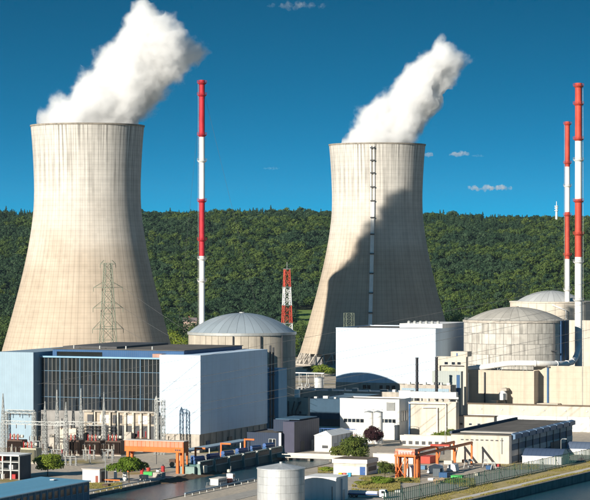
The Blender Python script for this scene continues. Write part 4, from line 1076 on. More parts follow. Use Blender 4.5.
def left_crane():
    s = Site(183.5, 474); t = thing('rake_crane', 'orange box-beam gantry standing over the intake basin on the left', 'crane', s.loc, PR)
    L_ = s.left(124.5); h1 = s.z(441.5); h0 = s.z(453); dp = 4.6
    B(-L_, 0, 0, dp, h0, h1 - .2).build('box_beam', ORANGE, t)
    B(-L_ + .1, -.1, -.12, -.01, h0 + (h1 - h0) * .45, h1 - .35).build('side_grating', SALMON, t)
    n = 14; gm = B(-.06, .06, -.2, -.11, h0 + (h1 - h0) * .45, h1 - .35).mesh('stiffener', ORANGE)
    for i in range(n + 1): put('stiffener', gm, t, (-L_ + .3 + (L_ - .6) * i / n, 0, 0))
    B(-L_ - .3, .3, -.3, dp + .3, h1 - .19, h1).build('top_deck', STONE, t)
    for x in (-2.6, -L_ + 1.2):
        for y in (.5, dp - .5): B(x - .5, x + .5, y - .45, y + .45, 0, h0 - .01).build('leg', ORANGE, t)
    for y in (.5, dp - .5): B(.0 - .62, -.05, y - .4, y + .4, 0, h0 - .01).build('leg', ORANGE, t)
    for i in range(3): B(-3.4 + i * .8, -2.9 + i * .8, -.16, -.03, h0 + .7, h0 + 1.2).build('number_plate', STEELD, t)
    MB().tube([(-L_*.5, dp/2, h0), (-L_*.5, dp/2, 3)], .12, 6).build('hoist_cable', STEELD, t)
left_crane()

# ------------------------------------------------------------------ intake structure, basin
def intake():
    s0 = AB(CA0, 0); 
    p0 = Site(207, 474); b0 = (p0.loc - AB(0, 0)).dot(Vector((UX, UY, 0))); loc = AB(CA0 + .2, b0, 0)
    p1 = Site(262, 456); b1 = (p1.loc - AB(0, 0)).dot(Vector((UX, UY, 0))); Ly = min(b1, CB1 - 1) - b0
    t = thing('intake_screen_house', 'dark teal water intake with sloping screen bays and blue motors', 'water intake', loc, PR)
    MB().extr([(-6, -5), (1.6, -5), (.6, 3.2), (-6, 3.2)], 'y', 0, Ly).build('screen_wall', TEAL, t)
    nb = 6; by = Ly / nb
    for i in range(nb + 1):
        MB().extr([(.4, -5), (2.6, -5), (1.5, 3.5), (.3, 3.5)], 'y', i * by - .35, i * by + .35).build('pier', mat('pale_teal', (.22, .30, .28), var=.2, stain=.3), t)
    for i in range(nb):
        B(.2, 1.2, i * by + .8, (i + 1) * by - .8, 1.8, 4.3).build('screen_hood', mat('pale_hood', (.45, .46, .43), var=.2), t)
        B(1.21, 1.3, i * by + 1.4, (i + 1) * by - 1.6, 2.2, 4.0).build('screen_opening', STEELD, t)
        MB().tube([(-2.2, i*by + 2, 5.3), (-2.2, i*by + by - 2.6, 5.0)], .75, 12).build('motor', BLUEM, t)
        B(-3.0, -1.4, i * by + 2.2, i * by + by - 2, 3.21, 4.6).build('motor_bed', BLUED, t)
    rl = MB()
    for j in range(int(Ly / 2)): rl.bar((1.45, j * 2 + .5, 3.4), (1.45, j * 2 + .5, 4.6), .06)
    rl.bar((1.45, 0, 4.6), (1.45, Ly, 4.6), .06); rl.build('railing', FENCE, t)
    for i, f in enumerate((.09, .38, .66)):
        y = Ly * f; dv = MB(); dv.box(-3.9, -3.3, y - .3, y + .3, 3.21, 9.0); dv.box(-3.3, .4, y - .22, y + .22, 8.4, 9.0)
        dv.build('davit', ORANGE, t)
    B(-5.8, .2, -2.2, -.2, -3, 2.6).build('end_pier', mat('pale_teal', (.22, .30, .28)), t)
    c = thing('motor_canopy', 'pale blue flat canopy over the intake motors beside the hall', 'canopy', AB(CA0 - 12, b0 + 8, 0), PR)
    B(0, 5, 0, Ly * .75, 7.0, 7.5).build('roof', BLUEC, c)
    for y in (.4, Ly * .37, Ly * .74): B(.3, .7, y, y + .4, 0, 6.9).build('post', STEEL, c); B(4.3, 4.7, y, y + .4, 0, 6.9).build('post', STEEL, c)
intake()
def crate(px, row, w_px, h_px, m, label, name='container', cat='container', dep=2.4, group=None, ribs=True, z=0.0):
    s = Site(px, row, z=z); W = s.w(w_px) / .93; H = s.w(h_px); t = thing(name, label, cat, s.loc, PR, group)
    MB().bev(-W, 0, 0, dep, .12, H, .05).build('body', m, t)
    if ribs:
        n = max(3, int(W / .6)); me = B(-.05, .05, -.05, 0, .2, H - .1).mesh('rib', m)
        for i in range(n + 1): put('rib', me, t, (-W + .08 + (W - .16) * i / n, 0, 0))
        for x in (-W + .2, -.4): B(x, x + .2, .1, dep - .1, 0, .12).build('skid', STEELD, t)
    B(-W - .03, .03, -.04, dep + .04, H - .02, H + .06).build('lid', m, t)
    return t
GRP = 'containers and skips about the yard'
crate(250, 458, 7.5, 5.2, GREENM, 'bright green skip beyond the intake motors', 'skip', 'skip', 3, GRP)
crate(266.5, 459, 9.5, 9, WHITE2, 'white site cabin beyond the green skip', 'site_cabin', 'cabin', 4)
crate(152, 476, 9, 3.6, GREENM, 'green skip under the orange box-beam gantry', 'skip', 'skip', 3, GRP)
crate(162, 478, 9.5, 5, CONC, 'grey concrete block box beside the intake basin', 'concrete_box', 'box', 3, ribs=False)
crate(146, 481, 7, 5.5, mat('grey_white_plastic', (.55, .55, .52)), 'pale grey cube tank on the basin edge', 'cube_tank', 'tank', 2)
crate(189, 471, 9, 6, mat('duck_blue_paint', (.30, .42, .45)), 'pale blue grey machine cabinet right of the orange gantry', 'machine_cabinet', 'cabinet', 3)
crate(204, 473.5, 9, 7.5, PALE, 'cream pump cabinet at the near end of the intake', 'pump_cabinet', 'cabinet', 3)
crate(194.5, 464, 4, 8, BLUEM, 'upright blue cabinet against the hall plinth', 'blue_cabinet', 'cabinet', 2, ribs=False)
crate(199, 467, 11, 3, WHITE2, 'long white equipment box before the hall plinth', 'equipment_box', 'box', 2)
for i, (px, row, m, lb) in enumerate(((142, 474, REDM, 'dark red drum under the gantry, leftmost of three'), (148.5, 474.5, RED2, 'bright red drum under the gantry, middle of three'), (163, 473, REDM, 'dark red pump drum under the gantry, rightmost of three'), (158, 475, WHITE2, 'white drum between the red drums under the gantry'))):
    s = Site(px, row); t = thing('drum', lb, 'drum', s.loc, 0, 'drums under the orange gantry'); h = s.w(7 if m != WHITE2 else 5); r = s.w(1.9)
    MB().lathe([(r, 0), (r, h*.3), (r*1.06, h*.32), (r, h*.34), (r, h*.66), (r*1.06, h*.68), (r, h*.7), (r, h), (.01, h)], 16).build('shell', m, t); MB().cyl(0, 0, h, h+.5, r*.4, 10).build('cap', STEELD, t)
# sloping earth bank in the basin
def bank():
    rg = random.Random(3); mb = MB(); nx, ny = 26, 12
    for j in range(ny + 1):
        for i in range(nx + 1):
            b = -84 + 66 * i / nx; a = CA0 - .2 + 9 * j / ny; z = .25 - (j / ny) ** .8 * 1.9 + .8 * noise.noise(Vector((a * .4, b * .3, 0)))
            e = min(i, nx - i) / 4; z = z - max(0, 1 - e) * 2
            mb.v.append(tuple(AB(a, b, z)))
    for j in range(ny):
        for i in range(nx):
            q = j * (nx + 1) + i; mb.f.append((q, q + 1, q + nx + 2, q + nx + 1)); mb.m.append(0)
    structure(mb.build('earth_bank', mat('brown_earth', (.12, .08, .05), var=.4, scale=.5, rough=1, bump=.6), smooth=True))
bank()
def boat():
    c = Site(224, 487.5, z=-.9); t = thing('work_boat', 'small grey work boat with white deckhouse and orange hatch in the channel', 'boat', c.loc, PR + R(90))
    L_, W = 22.0, 4.6; st = []
    for i in range(13):
        f = i / 12; w = W/2 * (1 - max(0, (f - .7) / .3) ** 2 * .9); sh = .35 * (2*f - .8) ** 2 if f > .4 else 0
        st.append([(-L_/2 + L_*f, -w, 1.5 + sh), (-L_/2 + L_*f, -w*.8, -.4), (-L_/2 + L_*f, w*.8, -.4), (-L_/2 + L_*f, w, 1.5 + sh)])
    mb = MB(); mb.v = [p for q in st for p in q]
    for i in range(12):
        for j in range(4): a = i*4+j; b = i*4+(j+1) % 4; mb.f.append((a, b, b+4, a+4)); mb.m.append(0)
    mb.f += [(0, 1, 2, 3), (48, 51, 50, 49)]; mb.m += [0, 0]; mb.build('hull', mat('dark_grey_hull', (.07, .075, .08), var=.2, rough=.5), t)
    B(-8.5, -1.0, -1.5, 1.5, 1.51, 3.6).build('deckhouse', WHITE2, t); B(-8.9, -.6, -1.8, 1.8, 3.61, 3.8).build('deckhouse_roof', STONE, t)
    for i in range(5): B(-8 + i*1.4, -7.1 + i*1.4, -1.56, -1.49, 2.4, 3.2).build('window', GLASS, t)
    B(.5, 4.2, -1.4, 1.4, 1.51, 2.9).build('hatch', RED2, t); B(5, 7, -1.2, 1.2, 1.7, 4.4).build('wheelhouse', WHITE2, t); B(5.2, 6.8, -1.26, -1.2, 3.2, 4.0).build('wheelhouse_window', GLASS, t)
    MB().cyl(6, 0, 4.4, 7, .08, 6).build('mast', STEEL, t); MB().lathe([(.6, 5.0), (.6, 5.9), (.01, 6.1)], 10, (4.2, 0)).build('funnel', PALE, t)
    rl = MB()
    for sg in (-1, 1):
        rl.bar((-10, sg*2.1, 2.5), (8, sg*2.1, 2.6), .05)
        for i in range(10): rl.bar((-10 + i*2, sg*2.1, 1.5), (-10 + i*2, sg*2.1, 2.55), .05)
    rl.build('railing', STEEL, t)
boat()
def bank_pipe():
    t = thing('bank_pipe', 'blue handrail pipe along the near bank of the channel', 'pipe', AB(CA1 + 2.5, -125, 0), PR)
    MB().tube([(0, 0, 1.1), (0, 60, 1.1)], .25, 8).build('pipe', BLUEC, t)
    for i in range(11): B(-.12, .12, i*6-.12, i*6+.12, 0, 1.0).build('post', STEEL, t)
bank_pipe()

# ------------------------------------------------------------------ near right bank: tank, boxes, kiosk, bridge, tent hall
def silver_tank():
    s = Site(281, 507); Rr = s.w(23.8); h = s.z(468); t = thing('storage_tank', 'large silver cylindrical tank in the foreground', 'tank', s.loc)
    MB().cyl(0, 0, 0, h, Rr - .12, 64).build('shell', STEELD, t, smooth=True)
    ring_panels(t, Rr - .12, 0, h, 16, 5, TANKM, R(175), R(365), depth=.12, gap=.05)
    n = 24; me = MB()._add([(Rr+.15, -(Rr+.15)*math.tan(math.pi/n)+.015, 0), (Rr+.15, (Rr+.15)*math.tan(math.pi/n)-.015, 0), (.3, .04, 1.5), (.3, -.04, 1.5)], [(0, 1, 2, 3)]).mesh('roof_sheet', TANKM)
    for i in range(n): put('roof_sheet', me, t, (0, 0, h + .1), (0, 0, 2*math.pi*i/n))
    MB().lathe([(Rr + .1, h - .25), (Rr + .2, h - .2), (Rr + .2, h + .12), (Rr - .1, h + .12)], 64).build('rim', TANKM, t)
    MB().cyl(0, 0, h + 1.4, h + 2.0, .5, 12).build('vent', STEEL, t)
silver_tank()
def near_boxes():
    s = Site(336, 502); t = thing('white_tank_house', 'white plain block standing right of the silver tank', 'building', s.loc, PR); L_ = s.left(304); h = s.z(478.5)
    B(-L_, 0, 0, 11, 0, h).build('wall', WHITE2, t); B(-L_ - .25, .25, -.25, 11.25, h + .003, h + .3).build('roof', WHITE2, t)
    MB().cyl(.5, 4, 0, h - .4, .28, 10).build('downpipe', BLUEC, t); B(-.02, .08, 5.5, 8, 0, 3.4).build('door', STEEL, t)
    MB().bar((-1.2, -.4, 0), (-1.2, -.4, 5), .12).build('post', STEELD, t)
    # flatbed truck with white load
    s = Site(386, 499); t = thing('flatbed_truck', 'white and blue flatbed truck parked near the white block', 'truck', s.loc, PR)
    W = s.left(347)
    B(-W, -2.6, 0, 2.5, .9, 1.15).build('bed', STEELD, t); B(-W + .3, -3.2, .15, 2.35, 1.16, 2.3).build('load', mat('pale_tarpaulin', (.66, .63, .66), var=.1), t)
    B(-W + .3, -3.2, .1, .15, 1.16, 1.5).build('side_board', BLUEM, t)
    MB().extr([(-2.4, .6), (0, .6), (0, 1.7), (-.5, 2.9), (-2.4, 2.9)], 'y', .1, 2.4).build('cab', WHITE2, t)
    MB().extr([(-.05, 1.75), (-.48, 2.75), (-.42, 2.78), (.02, 1.78)], 'y', .25, 2.25).build('windscreen', GLASS, t); B(-1.7, -.7, .06, .11, 1.75, 2.6).build('side_window', GLASS, t)
    for x in (-W + 1.2, -W + 2.5, -1.2):
        for y in (.25, 2.25):
            w_ = MB().tube([(x, y - .18, .5), (x, y + .18, .5)], .5, 14).build('wheel', STEELD, t)
            MB().tube([(x, y - .2, .5), (x, y + .2, .5)], .25, 10).build('rim', STEEL, w_)
    # kiosk
    s = Site(366.5, 475.3); t = thing('kiosk', 'flat-roofed white kiosk with tan band and blue door', 'building', s.loc, PR); L_ = s.left(333.5); Ry = s.right(377); h = s.z(459.5)
    B(-L_, 0, 0, Ry, 0, h - 1.6).build('wall', WHITE2, t); B(-L_ - .02, .03, -.03, Ry + .02, h - 2.7, h - 1.6).build('tan_band', BEIGE2, t)
    B(-L_ - .4, .4, -.5, Ry + .4, h - 1.598, h - .15).build('fascia', WHITE2, t); B(-L_ - .1, .1, -.2, Ry + .1, h - .149, h).build('roof', ROOFB, t)
    d = B(-2.6, -.5, -.14, -.0, .05, h - 2.72).build('door', BLUEM, t); B(-.9, -.75, -.24, -.14, 1.1, 1.3).build('door_handle', STEEL, d)
    for x in (-L_ + .8, -L_ + 5.2): B(x, x + 1.7, -.06, .0, .9, h - 2.8).build('shutter', mat('pale_grey_shutter', (.50, .56, .58)), t)
    B(.02, .1, 2, Ry - 1, 1.2, h - 2.9).build('side_panel', STEELD, t)
    for px, m, lb in ((340.5, mat('yellow_paint', (.65, .42, .03)), 'yellow waste bin in front of the white kiosk'), (344.5, mat('pink_red_paint', (.55, .12, .10)), 'red waste bin in front of the white kiosk'), (349.5, mat('cyan_paint', (.05, .32, .50)), 'blue waste bin in front of the white kiosk')):
        s2 = Site(px, 476.6); b = thing('waste_bin', lb, 'bin', s2.loc, PR, 'coloured bins by the kiosk')
        MB().extr([(-.55, 0), (.55, 0), (.7, 1.15), (-.7, 1.15)], 'y', -.5, .5).build('body', m, b); MB().extr([(-.75, 1.16), (.75, 1.16), (.6, 1.4), (-.6, 1.4)], 'y', -.55, .55).build('lid', m, b)
    # tent-like white hall with hipped roof
    s = Site(331.5, 452); t = thing('white_tent_hall', 'white hip-roofed hall like a tent, left of the trees', 'building', s.loc, PR); L_ = s.left(314.5); Ry = s.right(353); h = s.z(436); hr = s.z(431.5)
    B(-L_, 0, 0, Ry, 0, h).build('wall', WHITE2, t)
    rf = MB(); x0, x1, y0, y1 = -L_ - .4, .4, -.4, Ry + .4; m_ = (x0 + x1) / 2
    rf._add([(x0, y0, h), (x1, y0, h), (x1, y1, h), (x0, y1, h), (m_, y0 + 3.5, hr), (m_, y1 - 3.5, hr)], [(0, 1, 4), (1, 2, 5, 4), (2, 3, 5), (3, 0, 4, 5), (0, 3, 2, 1)]); rf.build('roof', WHITE2, t)
    B(-L_*.55, -L_*.2, -.1, 0, 1.4, 2.6).build('window', STEELD, t); B(.0, .12, 3, 6, 0, 3.2).build('door', STEEL, t)
    for i in range(5): B(0, .15, 7 + i * 5, 7.3 + i * 5, 0, h - .05).build('rib', STEEL, t)
    # blue pipe bridge
    s = Site(355, 444); t = thing('pipe_bridge', 'blue steel pipe bridge carrying a pink pipe behind the tent hall', 'pipe bridge', s.loc, PR); L_ = s.left(319.5); z0, z1 = s.z(437), s.z(429.5)
    q = MB(); n = 9
    for y in (0, 1.8):
        q.bar((-L_, y, z0), (0, y, z0), .16); q.bar((-L_, y, z1), (0, y, z1), .16)
        for i in range(n + 1): q.bar((-L_*i/n, y, z0), (-L_*i/n, y, z1), .09)
    q.build('truss', BLUEM, t); MB().tube([(-L_, .9, z0 + .7), (0, .9, z0 + .7)], .42, 8).build('pipe', mat('pink_lagging', (.60, .42, .38)), t)
    for x in (-L_ + .4, -.4): B(x - .3, x + .3, .3, 1.5, 0, z0 - .1).build('leg', PIPEW, t)
    # pale slab bridge over the channel head
    a = thing('footbridge', 'pale concrete slab bridge crossing the channel beyond the silver tank', 'bridge', AB(CA0 - 1, 33, 0), PR)
    B(0, CA1 - CA0 + 9, 0, 5, .18, .85).build('deck', STONE, a); B(0, CA1 - CA0 + 9, -.2, .1, .86, 1.7).build('parapet', STONE, a); B(0, CA1 - CA0 + 9, 4.9, 5.2, .86, 1.7).build('parapet', STONE, a)
    for i in range(3): B(6 + i * 9, 7 + i * 9, .5, 4.5, -6, .17).build('pier', KERB, a)
near_boxes()

# red container, small sheds and racks in the right yard
crate(430, 464.0, 17, 7, RED2, 'salmon red container behind the crane cabin', 'container', 'container', 8, GRP)
def mid_roofs():
    t, s, L_, Ry, h = block('flat_roof_store', 'low store with pale flat roof right of the trees', 'building', 413, 464, 373, 416, 454.5, STONE, mat('pale_roof', (.38, .35, .32), var=.2), par=.2)
    t, s, L_, Ry, h = block('retaining_shed', 'long low shed with dark edge above the crane yard', 'building', 452, 447, 400, 455, 436.5, STONE, mat('pale_roof', (.38, .35, .32)), par=.3)
    for i in range(8): B(-L_ + 1 + i * 2.9, -L_ + 2.6 + i * 2.9, -.1, 0, .6, 2.0).build('bay_opening', STEELD, t)
mid_roofs()
def yard_items():
    for i, (px, row, w, h, m, lb) in enumerate(((412, 478, 6, 17, WHITE2, 'tall white panel stack under the crane cabin'), (441, 474, 15, 14, WHITE2, 'white sheeted load under the crane runway'), (456, 472, 10, 12, WHITE2, 'second white sheeted load right under the crane runway'))):
        s = Site(px, row); t = thing('sheeted_load', lb, 'load', s.loc, PR, 'white loads in the crane yard'); W = s.w(w); H = s.w(h) * .7
        MB().extr([(-W, .2), (0, .2), (-W*.12, H*.8), (-W*.45, H), (-W*.85, H*.75)], 'y', 0, 4).build('sheet', m, t); B(-W - .1, .1, -.1, 4.1, 0, .19).build('pallet', STEELD, t)
    crate(447, 478, 8, 5, BLUED, 'dark blue skip in the crane yard', 'skip', 'skip', 3, GRP)
    crate(462, 479, 11, 3, GREENM, 'green skip near the fence in the crane yard', 'skip', 'skip', 3, GRP)
    crate(440, 477, 7, 8, mat('dark_grey_paint', (.10, .12, .14)), 'dark grey cage container in the crane yard', 'cage_container', 'container', 3, GRP)
    crate(491, 470, 5, 4, BLUED, 'small dark blue box before the long shed', 'skip', 'skip', 2.5, GRP)
    crate(478, 476, 4, 3, PALE, 'small cream crate beside the road', 'crate', 'crate', 2, GRP)
    for i, (px, row, lb) in enumerate(((466, 469, 'leftmost steel lifting frame by the long shed'), (470.5, 468, 'second steel lifting frame by the long shed'), (485, 468, 'third steel lifting frame by the long shed'), (493, 471, 'rightmost steel lifting frame by the long shed'))):
        s = Site(px, row); t = thing('lifting_frame', lb, 'frame', s.loc, PR + .3, 'steel frames by the long shed'); q = MB(); H = s.w(9)
        q.bar((-1, 0, 0), (-.2, 0, H), .22); q.bar((1.4, 0, 0), (.6, 0, H * .8), .22); q.bar((-.4, 0, H * .8), (1, 0, H * .75), .18); q.build('frame', STEEL, t); B(-.6, .9, -.4, .4, H * .78, H).build('head', STEEL, t); B(-1.3, 1.7, -.5, .5, 0, .2).build('base', STEELD, t)
yard_items()

# ------------------------------------------------------------------ fence along the river road
def fence():
    loc = RB(-18, -30); t = thing('river_fence', 'dark green railing fence running along the river road', 'fence', loc, RRZ)
    n = 170; sp = 1.6; Hh = 4.4
    post = B(-.1, .1, -.1, .1, 0, Hh).mesh('post', FENCE); big = B(-.14, .14, -.14, .14, 0, Hh + .25).mesh('post', FENCE); stay = MB().bar((0, 0, Hh * .8), (1.6, 0, .1), .07).mesh('stay', FENCE)
    for i in range(n):
        put('post', big if i % 9 == 0 else post, t, (0, i * sp, 0))
        if i % 9 == 0: put('stay', stay, t, (0, i * sp, 0))
    rail = B(-.05, .05, 0, n * sp, -.07, .07).mesh('rail', FENCE)
    for z in (.4, Hh - .1): put('rail', rail, t, (0, 0, z))
    pick = MB()
    for i in range(int(n * sp / .48)): pick.box(-.014, .014, i * .48 - .014, i * .48 + .014, .4, Hh - .15)
    o = pick.build('wire_picket', FENCE, t); o['kind'] = 'stuff'
fence()
# lamp posts on the inner road
def lamp(px, row, top, label):
    s = Site(px, row); t = thing('lamp_post', label, 'lamp post', s.loc, PR, 'lamp posts in the yards'); h = s.z(top)
    MB().tube([(0, 0, 0), (0, 0, h), (.5, 0, h + .4), (1.6, 0, h + .5)], .11, 6).build('pole', STEEL, t); B(1.4, 2.3, -.2, .2, h + .35, h + .55).build('lantern', STEEL, t)
for a in ((105.5, 486, 452, 'lamp post beside the small white house'), (150, 430, 395, None), (395, 478, 455, 'lamp post by the hedge left of the crane'), (445, 447, 428, 'lamp post before the beige store'), (561, 463, 440, 'lamp post behind the fence near the barrel sheds'), (355, 489, 463, None), (183, 448, 420, 'lamp post in front of the white end of the turbine hall')):
    if a[3]: lamp(*a)

# ------------------------------------------------------------------ switchyard on the left
def portal(pxs, row, beam_row, top_rows, label, group='switchyard lattice portals'):
    s = Site(pxs[-1], row); t = thing('switchyard_portal', label, 'lattice portal', s.loc, PR, group)
    xs = [-s.left(p) for p in pxs[:-1]] + [0.0]; zb = s.z(beam_row)
    for x, tr in zip(xs, top_rows):
        h = s.z(tr); MB().lattice(0, zb, 1.5, 1.3, 8, .1, (x, 0)).build('column', STEEL, t)
        if h > zb + 1: MB().lattice(zb, h, 1.2, .15, 5, .08, (x, 0)).build('spire', STEEL, t)
    if len(xs) > 1: MB().hlattice(xs[0], xs[-1], 0, zb, 1.3, int(abs(xs[0]) / 1.4), .1).build('beam', STEEL, t)
    ins = MB(); n = max(3, int(abs(xs[0]) / 4)); me = MB().lathe([(.05, 0), (.22, -.2), (.08, -.4), (.22, -.6), (.08, -.8), (.22, -1), (.08, -1.2), (.22, -1.4), (.05, -1.7)], 8).mesh('insulator', BROWN)
    for i in range(n): put('insulator', me, t, (xs[0] + (0 - xs[0]) * (i + .5) / n, 0, zb - .65))
portal([3, 45, 66], 456, 424, [395, 402, 402], 'nearest long lattice portal at the left edge of the switchyard')
portal([57, 81, 104], 452, 424, [391, 389, 392], 'lattice portal with tall spires before the glazed front')
portal([6, 34], 449, 412, [410, 410], 'lower lattice portal before the shade-blue left wing')
portal([81, 156], 450, 411, [405, 405], 'long thin lattice portal along the foot of the glazing')
portal([156.5, 163], 455, 400, [396, 398], 'narrow lattice portal before the white end block')
def transformer(px, row, label, m=BROWN):
    s = Site(px, row); t = thing('power_transformer', label, 'transformer', s.loc, PR, 'power transformers')
    W, D, H = 6.6, 4.6, 6.0
    MB().bev(-W, 0, 0, D, .4, H, .15).build('tank', m, t); B(-W - .4, .4, -.4, D + .4, 0, .39).build('plinth', CONC, t)
    fin = B(-.06, .06, -.9, -.02, .9, H - .6).mesh('radiator_fin', m)
    for i in range(11): put('radiator_fin', fin, t, (-W + .4 + i * (W - .8) / 10, 0, 0))
    MB().tube([(-W + .4, D * .5, H + 1.3), (-.6, D * .5, H + 1.3)], .6, 12).build('conservator', PALE, t); B(-W*.5-.2, -W*.5+.2, D*.4, D*.6, H, H+.9).build('conservator_leg', STEEL, t)
    for i in range(3):
        x = -W + 1 + i * 1.7; b = MB().lathe([(.3, 0), (.3, .3)] + [(.16 + .18 * (j % 2), .4 + j * .22) for j in range(9)] + [(.05, 2.6), (.01, 2.6)], 10, (x, .7)).build('bushing', REDM if i != 1 else RED2, t); b.location = (0, 0, H); b.rotation_euler = (0, 0, 0)
    return t
transformer(100, 456, 'dark transformer, second from the left in the bay row'); transformer(120.5, 456, 'dark transformer just left of the orange gantry'); transformer(79, 455.5, 'dark transformer beside the beige blast wall'); transformer(22, 455, 'dark transformer below the lower portal at the left')
transformer(36, 464, 'pale cream transformer behind the round tree at left', mat('cream_transformer', (.42, .40, .30), var=.2)); transformer(150, 452, 'dark transformer behind the orange gantry beam')
for px, row, w, h, lb in ((76, 451, 18, 22, 'broad beige blast wall between the transformers'), (110, 452, 5, 19, 'narrow pale blast wall right of the second transformer'), (131, 452, 6, 19, 'pale blast wall behind the left end of the orange gantry'), (54, 452, 5, 17, 'narrow grey blast wall left of the broad beige one'), (143, 451, 6, 18, 'pale blast wall behind the middle of the gantry beam'), (168, 452, 7, 15, 'pale blast wall left of the hall corner')):
    s = Site(px, row); t = thing('blast_wall', lb, 'wall', s.loc, PR, 'concrete blast walls'); W = s.w(w)
    B(-W, 0, 0, 1.0, 0, s.w(h)).build('wall', BEIGE2 if w > 10 else CONC, t); B(-W - .15, .15, -.15, 1.15, s.w(h) + .002, s.w(h) + .3).build('coping', CONC, t)
rg = random.Random(12)
pos = [(12, 459), (30, 458), (43, 460), (50, 462), (62, 461), (70, 464), (86, 461), (90, 464), (104, 461), (112, 462)]
for i, (px, row) in enumerate(pos):
    s = Site(px, row); t = thing('post_insulator', 'slender post insulator %s' % ['at the left edge of the switchyard', 'under the lower portal', 'just left of the round tree', 'above the round tree', 'right of the round tree', 'before the beige blast wall', 'before the leftmost bay', 'between first and second bay', 'before the second transformer', 'left of the gantry trees'][i], 'insulator', s.loc, 0, 'post insulators')
    h = rg.uniform(4.5, 7.5); MB().lattice(0, h * .55, .6, .5, 3, .06).build('stand', STEEL, t)
    MB().lathe([(.25, h*.55)] + [(.12 + .14*(j % 2), h*.55 + .1 + j*h*.04) for j in range(11)] + [(.05, h), (.01, h)], 8).build('porcelain', [PALE, REDM, BROWN][i % 3], t)
def switch_frame(px, row, label):
    s = Site(px, row); t = thing('switch_frame', label, 'disconnect switch', s.loc, PR, 'disconnect switches'); h = 3.6
    for x in (-4.4, -2.2, 0):
        MB().lattice(0, h, .55, .5, 4, .06, (x, 0)).build('stand', STEEL, t)
        for y in (-.8, .8):
            MB().lathe([(.2, h + .15)] + [(.1 + .12*(j % 2), h + .25 + j*.16) for j in range(11)] + [(.05, h + 2.1), (.01, h + 2.1)], 8, (x, y)).build('porcelain', BROWN if y < 0 else PALE, t)
        MB().bar((x, -.9, h + 2.1), (x, .9, h + 2.35), .07).build('blade', STEEL, t)
    B(-4.8, .4, -1, 1, h, h + .15).build('crossbeam', STEEL, t)
for px, row, lb in ((20, 462, 'disconnect switch furthest left, above the open-bay shed'), (62, 459, 'disconnect switch right of the round tree'), (76, 466, 'disconnect switch left of the control house roof'), (94, 459.5, 'disconnect switch between the first two bays'), (113, 459, 'disconnect switch left of the orange gantry'), (40, 450, 'disconnect switch under the nearest long portal')):
    switch_frame(px, row, lb)
